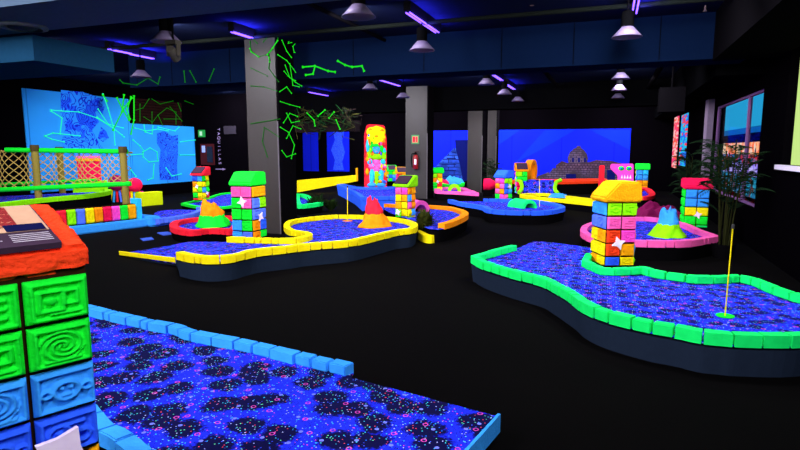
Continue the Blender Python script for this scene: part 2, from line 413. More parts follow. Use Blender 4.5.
# white column and dark slotted stand by the window
cw = struct(MB().box2((XR-.14, 13.98, 0), (XR-.02, 14.4, 2.6)).obj('trim_20', flat((120, 105, 125))), 'pale upright at the far end of the shop window', 'trim')
# the brightly lit shop across the passage
SX = XR+1.6
shop = struct(thing('shopfront', 'brightly lit shop across the passage seen through the window', 'shop', (SX, 12, 0)))
def panel(y0, y1, z0, z1, m, n, dx=0): return MB().box2((dx, y0-12, z0), (dx+.05, y1-12, z1)).obj(n, m, shop)
panel(6, 26, 0, 3.4, black2, 'facade', .06)
def img(c1, c2, c3, sc, s, name):
    m, nt, bs = newmat(name); v = coords(nt, sc)
    n = N(nt, 'ShaderNodeTexVoronoi'); n.inputs['Scale'].default_value = 1; L(nt, v, n.inputs['Vector'])
    sp = N(nt, 'ShaderNodeSeparateColor'); L(nt, n.outputs['Color'], sp.inputs[0])
    r = N(nt, 'ShaderNodeValToRGB'); r.color_ramp.interpolation = 'CONSTANT'
    els = r.color_ramp.elements; els.new(.4); els.new(.75)
    for i, (p, c) in enumerate(zip((0, .35, .7, .9), (c1, c2, c3, (20, 15, 25)))): els[i].position = min(.98, p*1.12); els[i].color = lin(c)+(1,)
    L(nt, sp.outputs[0], r.inputs['Fac']); bs.inputs['Base Color'].default_value = (0, 0, 0, 1)
    L(nt, r.outputs['Color'], bs.inputs['Emission Color']); bs.inputs['Emission Strength'].default_value = s
    return m
panel(6, 26, 2.15, 3.3, glow((40, 175, 235), 1.0), 'lit_fascia'); panel(6, 26, 1.98, 2.15, glow((14, 110, 190), .8), 'lit_stripe')
panel(6, 26, 1.72, 1.98, flat((10, 14, 40)), 'dark_band')
panel(6, 26, 1.38, 1.72, img((255, 190, 130), (255, 120, 40), (240, 220, 190), (3, 6, 6), 1.2, 'lit_posters'), 'poster_row')
panel(6, 26, 1.12, 1.38, img((20, 14, 24), (220, 40, 50), (30, 130, 190), (4, 9, 9), 1.1, 'shelf_goods'), 'shelf')
panel(6, 26, .78, 1.12, img((150, 130, 250), (190, 180, 255), (90, 60, 160), (5, 9, 9), 1.2, 'lit_screens'), 'screen_row')
panel(6, 26, .2, .78, img((10, 110, 160), (40, 160, 200), (120, 60, 60), (3, 6, 6), 1.1, 'lit_counter'), 'counter')
# two narrow lit poster windows further along the wall
def poster(px0, px1, pt, pb, m, label):
    m_ = (pt+pb)/2; a = atX(px0, m_, XR-.03); b = atX(px1, m_, XR-.03); zz = [atX((px0+px1)/2, k, XR-.03).z for k in (pt, pb)]; b.z = zz[1]; a.z = zz[0]
    o = MB().box2((XR-.03, min(a.y, b.y), b.z), (XR, max(a.y, b.y), a.z)).obj('window_poster', m, origin=(XR, (a.y+b.y)/2, b.z))
    return tag(o, label, 'poster')
poster(673, 676.8, 116, 168, img((255, 90, 70), (255, 190, 190), (255, 60, 120), (7, 2.5, 14), 1.0, 'red_backlit_print'), 'narrow backlit red and pink poster on the dark side wall')
poster(680, 685.8, 115, 166, img((40, 120, 255), (40, 200, 240), (255, 70, 90), (7, 2.5, 14), .9, 'blue_backlit_print'), 'narrow backlit blue poster beside the red one on the dark side wall')
tag(MB().box2((-.22, -.18, -.45), (.22, .18, 0)).tube([(0, 0, 0), (0, 0, .45)], .015).obj('loudspeaker', black2), 'black loudspeaker hanging near the backlit posters', 'speaker').location = atC(672, 88, 10.6)

# ------------------------------------------------------------------ islands
def spline(pts, closed=True, sub=5):
    """Catmull-Rom through points; a point may be (v, True) for a sharp corner"""
    n = len(pts); out = []; idx = []
    for i in range(n if closed else n-1):
        idx.append(len(out))
        p0, p1, p2, p3 = (pts[(i+k-1) % n] if closed else pts[min(max(i+k-1, 0), n-1)] for k in range(4))
        v0, v1, v2, v3 = p0[0], p1[0], p2[0], p3[0]
        if p1[1]: v0 = v1-(v2-v1)*.5
        if p2[1]: v3 = v2+(v2-v1)*.5
        if p1[1] and p2[1]:
            for k in range(sub): out.append(v1.lerp(v2, k/sub))
            continue
        for k in range(sub):
            t = k/sub
            out.append(.5*((2*v1)+(v2-v0)*t+(2*v0-5*v1+4*v2-v3)*t*t+(3*v1-v0-3*v2+v3)*t**3))
    if not closed: idx.append(len(out)); out.append(pts[-1][0])
    else: idx.append(len(out))
    return out, idx
def area2(p): return sum(p[i].x*p[(i+1) % len(p)].y-p[(i+1) % len(p)].x*p[i].y for i in range(len(p)))
def island(label, pts, colour, runs, z=.3, ch=.085, cw=.09, blen=.2, name='golf_island', body=None, sub=5, joints=True, group=None, cm=None, cz=None):
    """pts: (px, py[, sharp[, z]]) measured at the kerb top; runs: (i0, i1) index ranges of pts that carry kerb blocks"""
    ws = []
    for p in pts:
        zz = p[3] if len(p) > 3 else z
        ws.append((at(p[0], p[1], zz), bool(p[2]) if len(p) > 2 else False))
    out, idx = spline(ws, True, sub)
    cen = sum(out, Vector())/len(out); cen.z = 0
    ccw = area2(out) > 0
    t = thing(name, label, 'mini golf island', cen, 0, group)
    loc = [v-cen for v in out]
    n = len(loc)
    def zc(v): return cz if cz is not None else max(.03, v.z-ch+.01)
    # body
    b = MB(); ins = []
    for i in range(n):
        tan = (loc[(i+1) % n]-loc[i-1]); tan.z = 0
        tan = tan.normalized() if tan.length > 1e-6 else Vector((1, 0, 0))
        nr = Vector((-tan.y, tan.x, 0)) if ccw else Vector((tan.y, -tan.x, 0))
        ins.append(nr)
    top = [Vector((v.x, v.y, zc(v)-.03))+k*.004 for v, k in zip(loc, ins)]; bot = [Vector((v.x, v.y, 0))+k*.03 for v, k in zip(loc, ins)]
    b.add(top+bot, [tuple(range(n))]+[(i, (i+1) % n, n+(i+1) % n, n+i) for i in range(n)]+[tuple(range(n, 2*n))])
    b.obj('base', body or black2, t)
    MB().add([Vector((v.x, v.y, zc(v)))+k*.004 for v, k in zip(loc, ins)]+[Vector((v.x, v.y, zc(v)-.007))+k*.004 for v, k in zip(loc, ins)],
             [tuple(range(n)), tuple(range(2*n-1, n-1, -1))]+[(i, (i+1) % n, n+(i+1) % n, n+i) for i in range(n)]).obj('carpet', CARPET if cm is None else cm, t)
    for (i0, i1) in runs:
        a, e = idx[i0], idx[i1]
        path = [(loc[k % n], ins[k % n]) for k in range(a, e+1)]
        kerb(t, path, colour, ch, cw, blen, joints)
    return t
def kerb(t, path, colour, ch, cw, blen, joints=True):
    # arc length resample
    acc = [0]
    for i in range(1, len(path)): acc.append(acc[-1]+(path[i][0]-path[i-1][0]).length)
    T = acc[-1]
    def samp(s):
        s = min(max(s, 0), T)
        for i in range(1, len(acc)):
            if s <= acc[i]+1e-9:
                f = (s-acc[i-1])/max(1e-9, acc[i]-acc[i-1])
                return path[i-1][0].lerp(path[i][0], f), path[i-1][1].lerp(path[i][1], f).normalized()
        return path[-1]
    s = 0; rnd = random.Random(len(path)*31+int(T*100))
    while s < T-.02:
        Lb = blen*rnd.choice((.5, .8, 1, 1, 1.15, 1.2)) if joints else blen
        e = min(T, s+Lb)
        if T-e < blen*.3: e = T
        k = max(2, int((e-s)/.06)+1); g = .007 if joints else .001
        vs = []; dz = rnd.uniform(-.003, .003); dn = rnd.uniform(-.003, .004)
        for i in range(k):
            p, nr = samp(s+g+(e-s-2*g)*i/(k-1)); o = p-nr*(.008+dn)
            w_ = cw+rnd.uniform(-.003, .003)
            vs += [Vector((o.x, o.y, p.z-ch-.005)), Vector((o.x, o.y, p.z+dz)), Vector((o.x, o.y, p.z+dz))+nr*w_, Vector((o.x, o.y, p.z-ch+.012))+nr*w_]
        fs = [(3, 2, 1, 0), tuple((k-1)*4+j for j in range(4))]
        for i in range(k-1):
            for j in range(4): fs.append((i*4+j, i*4+(j+1) % 4, i*4+4+(j+1) % 4, i*4+4+j))
        MB().add(vs, fs).obj('kerb_block', P(colour, bump=.3, scale=40), t, bevel=.006 if blen > .15 and k < 4 else 0)
        s = e
S = True
body_b = flat((30, 40, 56), name='slate_side')
near = island('large blue confetti carpet island with pale blue kerb in the closest corner',
    [(73, 301), (88, 304), (115, 311), (151, 319), (180, 324), (197, 330), (251, 340), (300, 351), (354, 363, S), (352, 375, S, .14), (497, 413, S, .14), (452, 462, S, .14), (300, 560, 0, .14), (170, 480, 0, .19), (112, 437), (98, 430), (75, 400), (55, 350)],
    'sky', [(0, 8), (13, 16)], cm=CARPET_BIG, cz=.125, z=.19, ch=.075, cw=.085, blen=.17)
# pale blue fascia of the tee end
q0 = at(497, 413, .14); q1 = at(452, 462, .14); q2 = at(363, 376, .14)
dv = (q1-q0).normalized(); nv = Vector((dv.y, -dv.x, 0)); nv = nv if nv.x > 0 else -nv
MB().prism([q0-near.location+nv*.004, q1-near.location+nv*.004, q1-near.location+nv*.02, q0-near.location+nv*.02], (0, 0, -.1)).obj('edge_board', P('sky'), near)
isl_g = island('big confetti carpet island with mint green kerb around the orange roofed tower',
    [(471, 255.5, S), (484, 262), (513, 270.5), (540, 277), (551, 282), (572, 294), (583, 302), (599, 309), (620, 315), (651, 322), (676, 326), (701, 331), (722, 333), (744, 334.5), (800, 335), (850, 328), (868, 316), (850, 304), (800, 293), (775, 285), (757, 277.5), (738, 274), (719, 275), (695, 275), (682, 273.5), (660, 270.5), (645, 266.5), (641, 266), (630, 267), (606, 268, S), (588, 260.5, S), (592, 253, S), (592, 247, S, .23), (549, 241.5, S, .23), (534, 240.5, S, .23), (512, 244.5, S)],
    'mint', [(0, 31), (35, 36)], cz=.222, z=.3, ch=.082, cw=.078, blen=.18, body=body_b)
isl_y = island('yellow kerbed confetti carpet island with the red topped volcano',
    [(119, 251, S, .07), (175, 257.5, S, .12), (176, 252, S), (190, 255), (208, 256.5), (232, 255), (257, 249.5), (290, 246), (305, 244), (330, 242), (355, 239.5), (380, 234), (397, 230), (413, 228), (417, 223.5), (405, 219), (380, 216), (342, 214.5), (317, 216), (292, 219.5), (284.5, 224), (288, 229), (303, 232), (306, 235), (290, 238), (262, 237.5), (231, 236.5, S), (188, 237, S, .12)],
    'yellow', [(2, 26)], z=.3, ch=.085, cw=.09, blen=.19, body=body_b)
q0 = at(119, 251, .07)-isl_y.location; q1 = at(175, 257.5, .12)-isl_y.location
MB().prism([q0, q1, q1+Vector((0, 0, -.06)), q0+Vector((0, 0, -.05))], (.03, -.03, 0)).obj('edge_board', P('yellow'), isl_y)
isl_p = island('pink kerbed confetti carpet island with the blue tipped volcano',
    [(581, 230), (590, 236), (612, 239.5), (638, 240.5), (661, 241), (682, 241), (698, 239.5), (719, 236, S), (700, 229), (679, 221), (650, 217), (620, 217), (600, 220), (585, 224.5)],
    'rose', [(0, 14)], z=.28, cw=.1, blen=.24)
isl_b = island('low round blue kerbed island with the small green tunnel',
    [(448, 199.5, S), (463, 203), (480, 205.5), (488, 209), (505, 210.5), (523, 211), (541, 211), (556, 209.5), (565, 206.5), (553, 202.5), (536, 200), (513, 199), (483, 198.5), (455, 198.5)],
    'blue', [(0, 12)], z=.28, cw=.12, blen=.3)
isl_o = island('orange kerbed island between the lime roofed tower and the blue round island',
    [(384, 204), (405, 204.5), (427, 205), (450, 206.5), (464, 210), (468, 214), (457, 220), (444, 224), (431, 224.5), (420, 220.5), (404, 213.5), (390, 209)],
    'orange', [(0, 7)], z=.3, cw=.13, blen=.4)
isl_r = island('red kerbed oval island with the orange and green volcano',
    [(170, 224), (174, 228), (190, 230.5), (203, 229.5), (213, 228.5), (234, 229.5), (240, 222), (234, 216), (208, 216.5), (191, 218), (176, 220.5)],
    'red', [(0, 11)], z=.22, cw=.13, blen=.24)
isl_gl = island('thin green kerbed island before the little red roofed tower',
    [(181, 203, S), (197, 206), (215, 206.5), (234, 205), (240, 198), (234, 192.5), (220, 193.5), (205, 198)], 'green', [(0, 8)], z=.15, cw=.08, blen=.3, ch=.06)
isl_bl = island('blue kerbed island beside the lime yellow low wall',
    [(155, 218.7), (163, 218.2), (176, 216.5), (193, 213.5), (205, 208.5), (200, 206.5), (178, 206), (158, 207.5), (153, 212)], 'peri', [(0, 5)], z=.15, ch=.1, cw=.12, blen=.22, body=P('blue'))
isl_ll = island('lime kerbed island under the rope bridge',
    [(-20, 206), (0, 203), (45, 198), (90, 194), (109, 191), (108, 189), (80, 189.5), (0, 193), (-20, 195)], 'lime', [(0, 5)], z=.55, cw=.14, blen=.35)
isl_t = island('bright blue kerbed island in front of the tall carved totem',
    [(337, 184.5, S), (344, 184), (362, 187), (399, 186.5, S), (402, 196, S), (361, 197, S), (352, 191)], 'blue', [(0, 7)], z=.35, cw=.12, blen=.3, body=P('blue'))
isl_gs = island('small green kerbed island beside the thick pillar', [(296, 194), (306, 194.5), (316, 199), (323, 201.5), (314, 203.5), (296, 204)], 'mint', [(0, 6)], z=.25, cw=.14, blen=.3)
isl_pk = island('pink kerbed island with the lime arch below the pyramid mural', [(436, 190.5), (455, 191.5), (479, 193, S), (470, 189.5), (463, 187.5), (445, 187), (436, 187.5)], 'rose', [(0, 7)], z=.28, cw=.2, blen=.4)
isl_gp = island('small green kerbed island below the blue mound', [(441, 183.5), (453, 185), (463, 184), (462, 182), (441, 182)], 'green', [(0, 5)], z=.36, cw=.12, blen=.4)
isl_rl = island('long red kerbed island along the observatory mural', [(517, 181.5), (560, 181.5), (602, 180.5), (602, 178.5), (560, 179), (517, 179.5)], 'vermilion', [(0, 6)], z=.45, cw=.18, blen=.4)
isl_yl = island('long narrow yellow kerbed island below the observatory mural', [(520, 194.5), (540, 197.5), (565, 199.5), (600, 203), (604, 200), (575, 196.5), (548, 193.5), (530, 193)], 'yellow', [(0, 8)], z=.25, cw=.16, blen=.35, cm=black2)
isl_rr = island('red kerbed island behind the dark pink rock', [(632, 194.5), (643, 197), (655, 194.5), (650, 188.5), (640, 187.5)], 'red', [(0, 5)], z=.3, cw=.16, blen=.3)
for k, (pl, lb) in enumerate((([(157, 232.5), (168, 231.5), (174, 234), (163, 235)], 'small blue floor mat next to the red kerbed island'), ([(140, 238.5), (151, 237), (154, 239), (143, 240.5)], 'small blue floor mat next to the tip of the yellow edged fairway'))):
    v0 = at(pl[0][0], pl[0][1], 0); tag(MB().prism([at(x, y, .012)-v0 for x, y in pl], (0, 0, -.012)).obj('floor_mat', flat((60, 90, 190), name='blue_mat')), lb, 'mat').location = v0
# yellow planter lobe with bush
tag(None or MB().prism([v-at(429, 231, 0) for v in spline([(at(px, py, .13), False) for px, py in [(418, 231), (423, 234.5), (432, 235.5), (439, 232.5), (440.5, 227.5), (434, 224.5), (424, 226.5)]], True, 5)[0]], (0, 0, -.13)).obj('planter_slab', P('yellow')), 'low yellow slab with dark bush at the tip of the yellow kerbed island', 'planter').location = at(429, 231, 0)

# ------------------------------------------------------------------ block towers
def relief(seed):
    rnd = random.Random(seed); feats = []
    k = seed % 5
    feats.append(('rr', .5, .5, rnd.uniform(.4, .43), rnd.uniform(.39, .42), .03))
    if k == 0: feats += [('ring', .34, .58, .17, .035), ('ring', .7, .38, .13, .03), ('dot', .34, .58, .06), ('bar', .55, .74, .22, .03)]
    elif k == 1: feats += [('spiral', .5, .5, .06), ('bar', .5, .17, .3, .03)]
    elif k == 2: feats += [('bar', .5, .3, .3, .04), ('bar', .5, .5, .3, .035), ('bar', .5, .7, .3, .04), ('dot', .3, .6, .09)]
    elif k == 3: feats += [('ring', .5, .5, .2, .04), ('dot', .44, .56, .04), ('dot', .58, .56, .04), ('bar', .5, .4, .09, .025), ('ring', .18, .5, .08, .03), ('ring', .83, .5, .08, .03)]
    else: feats += [('rr', .38, .5, .18, .22, .035), ('rr', .68, .55, .1, .15, .035), ('dot', .38, .5, .08), ('bar', .6, .2, .25, .03)]
    off = Vector((seed*1.37 % 50, seed*.71 % 50, 0))
    def h(u, v):
        a = 0
        for f in feats:
            if f[0] == 'ring':
                d = abs(math.hypot(u-f[1], v-f[2])-f[3])-f[4]
            elif f[0] == 'dot': d = math.hypot(u-f[1], v-f[2])-f[3]
            elif f[0] == 'bar': d = max(abs(u-f[1])-f[3], abs(v-f[2])-f[4])
            elif f[0] == 'rr': d = abs(max(abs(u-f[1])-f[3], abs(v-f[2])-f[4]))-f[5]
            else:
                r = math.hypot(u-.5, v-.5); th = math.atan2(v-.5, u-.5)
                d = abs(((r-th*.035)/.11) % 1-.5)*.11-.03 if r < .36 else .1
            a = max(a, min(1, max(0, .5-d/.04)))
        e = min(u, 1-u, v, 1-v); e = min(1, e/.045)
        return (math.sqrt(max(0, 1-(1-e)**2))*1.0, a, noise.noise(Vector((u*6, v*6, 0))+off)*.35+noise.noise(Vector((u*17, v*17, 3))+off)*.2)
    return h
def block(par, p, d, nrm, w_, h_, colour, seed, res, depth):
    f = relief(seed); nu, nv = res; vs = []; fs = []
    for j in range(nv+1):
        for i in range(nu+1):
            u, v = i/nu, j/nv; e, a, n_ = f(u, v)
            out = depth*(.3+.7*e) + .017*a*e*(depth/.02) + .008*n_*e
            vs.append(p+d*(u*w_)+Vector((0, 0, v*h_))+nrm*out)
    for j in range(nv):
        for i in range(nu):
            k = j*(nu+1)+i; fs.append((k, k+1, k+nu+2, k+nu+1))
    edge = [i for i in range(nu+1)]+[j*(nu+1)+nu for j in range(1, nv+1)]+[nv*(nu+1)+i for i in range(nu-1, -1, -1)]+[j*(nu+1) for j in range(nv-1, 0, -1)]
    o = len(vs); m = len(edge)
    for k in edge:
        v = Vector(vs[k]); i, j = k % (nu+1), k//(nu+1)
        vs.append(p+d*(i/nu*w_)+Vector((0, 0, j/nv*h_)))
    for q in range(m): fs.append((edge[q], o+q, o+(q+1) % m, edge[(q+1) % m]))
    fs.append(tuple(range(o+m-1, o-1, -1)))
    ob = MB().add(vs, fs).obj('relief_block', P(colour, bump=.25, scale=70), par, smooth=nu > 8)
    ob['label'] = colour_word[colour]+' relief block'
    return ob
colour_word = dict(red='red', crimson='crimson', vermilion='red orange', orange='orange', amber='amber', yellow='yellow', lime='lime green', green='green', mint='mint green', sky='sky blue', blue='blue', peri='periwinkle blue', pink='pink', rose='rose pink', white='white', magenta='dark magenta', cyan='cyan')
RND_COLS = ['pink', 'lime', 'yellow', 'sky', 'green', 'orange', 'blue', 'rose', 'peri']
def star(par, c, d, nrm, r, rot=.2, m=None, pts=4, inner=.45, z=None):
    q = []
    for k in range(pts*2):
        a = rot+k*math.pi/pts; rr = r if k % 2 == 0 else r*inner
        q.append(c+d*(math.cos(a)*rr)+Vector((0, 0, math.sin(a)*rr)))
    o = MB().prism(q, nrm*.02).obj('star_plate', m or P('white', bump=.05), par); o['label'] = 'white star plate'; return o
def tower(label, px, py, zb, a, top_y=None, roof='orange', width=.34, nrows=4.7, rowh=.15, A=None, B=None, slope='B', res=(6, 5), full=False,
          sign=False, stars=(), roof_h=.2, corner='near', colsn=2, depth=.02, rough=0, ov=.045):
    """px,py: foot of the corner nearest the viewer, standing at height zb; a: turn of the face on the viewer's right"""
    org = at(px, py, zb) if corner == 'near' else corner
    ang = R(perp(px)+a)
    t = thing('block_tower', label, 'block tower', org, ang)
    X = Vector((1, 0, 0)); Y = Vector((0, 1, 0)); Z = Vector((0, 0, 1))
    hb = nrows*rowh
    MB().box2((.004, .004, 0), (width-.004, width-.004, hb+.02)).obj('core', flat((40, 24, 10), name='dark_mortar'), t)
    faces = [('A', Vector((0, 0, 0)), X, -Y, A), ('B', Vector((0, width, 0)), -Y, -X, B)]
    if full: faces += [('C', Vector((width, 0, 0)), Y, X, None), ('D', Vector((width, width, 0)), -X, Y, None)]
    rnd = random.Random(int(px*7+py)); bw = width/colsn
    for fi, (nm, p0, d, nr, cols) in enumerate(faces):
        z = hb; r = 0
        while z > .02:
            hh = min(rowh, z)
            for c_ in range(colsn):
                # rows run from the top down; columns from this face's start
                col = cols[r][c_] if cols and r < len(cols) else rnd.choice(RND_COLS)
                block(t, p0+d*(c_*bw+.006)+Z*(z-hh+.006), d, nr, bw-.012, hh-.012, col, int(px*13+fi*101+r*17+c_*7), res if fi < 2 else (6, 5), depth)
            z -= hh; r += 1
    # roof: lectern wedge with a lip
    W = width+ov; prof = [(-ov, 0), (-ov, .09), (W*.86, roof_h), (W, roof_h*.96), (W, 0)] if sign == 'big' else [(-ov, 0), (-ov, .04), (W*.62, roof_h*1.25), (W, roof_h*1.25), (W, 0)] if sign else [(-ov, 0), (-ov, .05), (width*.34 if slope == 'B' else width*.15, roof_h), (W-.02, roof_h), (W, .05), (W, 0)]
    if slope == 'A':
        poly = [Vector((-ov, y, z+hb+.006)) for y, z in prof]; ext = Vector((W+ov, 0, 0))
    else:
        poly = [Vector((y, -ov, z+hb+.006)) for y, z in prof]; ext = Vector((0, W+ov, 0))
    rm = MB().prism(poly, ext)
    ro = rm.obj('roof', P(roof, bump=1.0, scale=45), t, bevel=0)
    bm = bmesh.new(); bm.from_mesh(ro.data)
    bmesh.ops.bevel(bm, geom=list(bm.edges), offset=.016, segments=2, affect='EDGES')
    if rough:
        bmesh.ops.triangulate(bm, faces=bm.faces)
        bmesh.ops.subdivide_edges(bm, edges=bm.edges, cuts=3, use_grid_fill=True)
        bmesh.ops.subdivide_edges(bm, edges=bm.edges, cuts=2, use_grid_fill=True)
        for v in bm.verts:
            k = noise.noise(v.co*22)*.6+noise.noise(v.co*55)*.4
            v.co += v.normal*k*rough
    bm.to_mesh(ro.data); bm.free()
    if sign:
        # a framed picture panel lying on the slope
        s0, s1 = Vector((prof[1][0], prof[1][1])), Vector((prof[2][0], prof[2][1]))
        e = (s1-s0); n2 = Vector((-e.y, e.x)).normalized()
        def S3(k, f, off):
            q = s0.lerp(s1, f)+n2*off; zz = q.y+hb+.008; lat = -ov+(W+ov)*k
            return Vector((lat, q.x, zz)) if slope == 'A' else Vector((q.x, lat, zz))
        def slab(n, k0, k1, f0, f1, o0, o1, m):
            q = [S3(k0, f0, o0), S3(k1, f0, o0), S3(k1, f1, o0), S3(k0, f1, o0)]; dv_ = S3(k0, f0, o1)-S3(k0, f0, o0)
            return MB().prism(q, dv_).obj(n, m, t)
        slab('sign_board', .02 if sign == 'big' else .1, .8 if sign == 'big' else .9, .015 if sign == 'big' else .08, .9, -.004, .018, flat((60, 44, 60), name='sign_dark'))
        if sign == 'big':
            slab('printed_sheet', .03, .79, .3, .89, .0185, .02, flat((190, 150, 120), name='cream_print'))
            slab('figure_print', .28, .6, .4, .86, .0201, .0215, glyph_mat((150, 40, 40), (60, 10, 20), (190, 120, 90), 30, 'figure_print'))
            slab('title_patch', .5, .77, .3, .44, .0217, .0222, flat((18, 20, 60)))
            for k in range(5):
                slab('text_line', .06, .38+.06*(k % 2), .26-k*.04, .272-k*.04, .0186, .0192, flat((190, 180, 190)))
                slab('text_line', .5, .77, .24-k*.036, .25-k*.036, .0186, .0192, flat((190, 180, 190)))
    for (f, u, z_, r, rot) in stars:
        if f == 'A': star(t, Vector((u, -depth-.004, z_)), X, -Y, r, rot)
        elif f == 'B': star(t, Vector((-depth-.004, width-u, z_)), -Y, -X, r, rot)
        else: star(t, Vector((0, 0, z_))-(X+Y)*.03, (X-Y).normalized(), -(X+Y).normalized(), r, rot)
    return t
# nearest tower: its face ends at the corner seen at (93, 268..440)
rc = atC(87, 271, 2.02); aw = R(perp(94)+19); wN = .42
cN = Vector((rc.x-wN*math.cos(aw), rc.y-wN*math.sin(aw), .115))
near_rows = (rc.z-.115)/.163
def place_near():
    t = tower('tall block tower in the closest corner with red orange roof and picture sign', 94, 0, 0, 19, roof='vermilion', width=wN, nrows=near_rows, rowh=.163,
        A=[['green', 'green'], ['green', 'green'], ['sky', 'sky'], ['blue', 'blue'], ['amber', 'amber'], ['amber', 'yellow']], B=None, slope='A', res=(44, 38), sign='big', corner=cN, depth=.022, rough=.014, roof_h=.21, ov=.012)
    X = Vector((1, 0, 0)); Y = Vector((0, 1, 0))
    star(t, Vector((wN*.66, -.047, .163*(near_rows-4)+.035)), X, -Y, .095, .95, pts=4, inner=.62)
    return t
place_near()
tower('block tower with glowing orange roof standing on the mint green kerbed island', 604.5, 266, .225, 24, roof='amber', A=[['lime', 'lime'], ['rose', 'rose'], ['vermilion', 'pink'], ['vermilion', 'amber'], ['blue', 'yellow']],
      B=[['sky', 'sky'], ['peri', 'peri'], ['yellow', 'amber'], ['yellow', 'yellow'], ['amber', 'yellow']], slope='B', res=(20, 18), full=True, stars=[('A', .13, .26, .08, .35)], width=.33, rough=.006, roof_h=.22)
tower('block tower with bright green roof standing before the thick pillar', 253, 239.5, .2, 57, roof='green', ov=.03, A=[['amber', 'amber'], ['peri', 'lime'], ['peri', 'peri'], ['orange', 'blue'], ['orange', 'green']],
      B=[['rose', 'rose'], ['green', 'rose'], ['green', 'green'], ['sky', 'green'], ['sky', 'peri']], slope='B', res=(14, 12), full=True, stars=[('B', .2, .55, .085, .2), ('A', .17, .32, .075, 1.0)], width=.34, rowh=.165)
tower('block tower with crimson roof standing beside the palm', 683.5, 227, .2, 6, roof='crimson', A=[['sky', 'sky'], ['sky', 'sky'], ['yellow', 'yellow'], ['green', 'green'], ['green', 'mint']], B=[['green', 'green']]*5, slope='A', res=(10, 8), width=.36, stars=[('A', .2, .22, .07, .3)], rowh=.15, nrows=4.3, roof_h=.17)
tower('block tower with lime green roof beside the orange kerbed island', 407.5, 218, .22, 58, roof='lime', A=[['orange', 'amber'], ['sky', 'orange'], ['rose', 'orange'], ['yellow', 'sky'], ['lime', 'yellow'], ['sky', 'peri']],
      B=[['rose', 'pink'], ['yellow', 'amber'], ['amber', 'yellow'], ['lime', 'yellow'], ['green', 'peri']], slope='B', sign=True, width=.275, rowh=.138, nrows=4.2, roof_h=.17, stars=[('B', .08, .1, .07, .4)])
tower('little block tower with red roof near the green kerbed island', 203, 200.5, .2, 55, roof='red', A=[['green', 'yellow'], ['yellow', 'lime'], ['sky', 'green'], ['yellow', 'red'], ['green', 'lime']],
      B=[['blue', 'sky'], ['orange', 'yellow'], ['yellow', 'lime'], ['green', 'yellow'], ['red', 'orange']], slope='B', sign=True, width=.29, rowh=.145, nrows=4.4, roof_h=.18, stars=[('B', .15, .36, .06, .3), ('A', .15, .18, .06, .3)])
tower('slim block tower with green top beside the pink kerbed island and pillar', 432, 191, .2, 8, roof='green', A=[['lime', 'amber'], ['orange', 'yellow'], ['green', 'red'], ['green', 'yellow'], ['lime', 'green']], slope='A', width=.33, rowh=.14, nrows=4, roof_h=.17, stars=[('A', .18, .3, .07, .3)])
tower('block tower with blue roof behind the blue round island', 504, 199.5, .2, 50, roof='blue', A=[['lime', 'lime'], ['blue', 'lime'], ['blue', 'sky'], ['rose', 'green'], ['pink', 'rose']], B=[['rose', 'pink'], ['orange', 'rose'], ['rose', 'orange'], ['green', 'pink'], ['orange', 'green']], slope='B', width=.31, rowh=.14, nrows=4, stars=[('A', .18, .34, .07, .3)])
tower('block tower with orange roof next to the orange ring', 516.5, 193.5, .2, 8, roof='orange', A=[['lime', 'green'], ['green', 'green'], ['crimson', 'pink'], ['crimson', 'rose'], ['pink', 'rose']], slope='A', sign=True, width=.31, rowh=.15, nrows=4.4)
tower('small block tower with green roof behind the totem island', 388.5, 181.5, .2, 8, roof='green', A=[['green', 'lime'], ['blue', 'sky'], ['green', 'blue'], ['sky', 'green']], slope='A', width=.32, rowh=.14, nrows=3, sign=True)
tower('small block tower with yellow roof behind the lime roofed tower', 397.5, 184, .2, 8, roof='amber', A=[['red', 'orange'], ['yellow', 'amber'], ['orange', 'red']], slope='A', width=.34, rowh=.15, nrows=2.6, sign=True)
tower('slim block tower with green top behind the pink serpent head', 636.5, 184, 0, 6, corner=Vector((atC(636.5, 186, 18.5).x, atC(636.5, 186, 18.5).y, 0)), roof='green', A=[['sky', 'cyan'], ['sky', 'sky'], ['orange', 'amber'], ['red', 'orange']], slope='A', width=.34, rowh=.17, nrows=5.0)
# tall red marker block and blue box behind the islands
tag(MB().box((0, 0, .5), (.17, .2, 1.0)).obj('marker_block', P('red'), bevel=.02), 'tall red block beside the pink serpent head snout', 'block').location = (atC(601.5, 178, 18.5).x, atC(601.5, 178, 18.5).y, 0)
# ------------------------------------------------------------------ volcanoes
def volcano(label, px, py, zb, r, h, c1, c2, split=.5):
    t = thing('volcano', label, 'volcano', at(px, py, zb))
    sd = px*.37
    def wob(q):
        a = math.atan2(q.y, q.x); f = q.z/h
        k1 = noise.noise(Vector((math.cos(a)*1.1+3, math.sin(a)*1.1, sd+f*1.2))); k2 = noise.noise(Vector((math.cos(a)*4.5, math.sin(a)*4.5, sd*2+f*4)))
        s_ = 1+.34*k1+.22*k2
        return Vector((q.x*s_, q.y*s_, q.z*(1+f*(.12*k1+.26*k2))))
    def prof(f): return r*(1.0-.7*f**.72)
    k = 10
    MB().lathe([(prof(i/k*split), i/k*split*h) for i in range(k+1)], 30, wob=wob).obj('lower_cone', P(c1, bump=.6), t, smooth=True)
    cap = [(prof(split)*1.02, split*h-.02)]+[(prof(split+(1-split)*i/k)*1.05, (split+(1-split)*i/k)*h) for i in range(1, k+1)]+[(prof(1)*.75, h*1.02), (prof(1)*.45, h*.9), (.01, h*.84)]
    MB().lathe(cap, 30, wob=wob).obj('crater', P(c2, bump=.6), t, smooth=True)
    return t
volcano('volcano with red crater over an orange cone on the yellow kerbed island', 374, 226.5, .225, .27, .44, 'orange', 'red', .52)
volcano('volcano with orange crater over a green cone on the red kerbed island', 212, 226, .16, .3, .4, 'green', 'orange', .5)
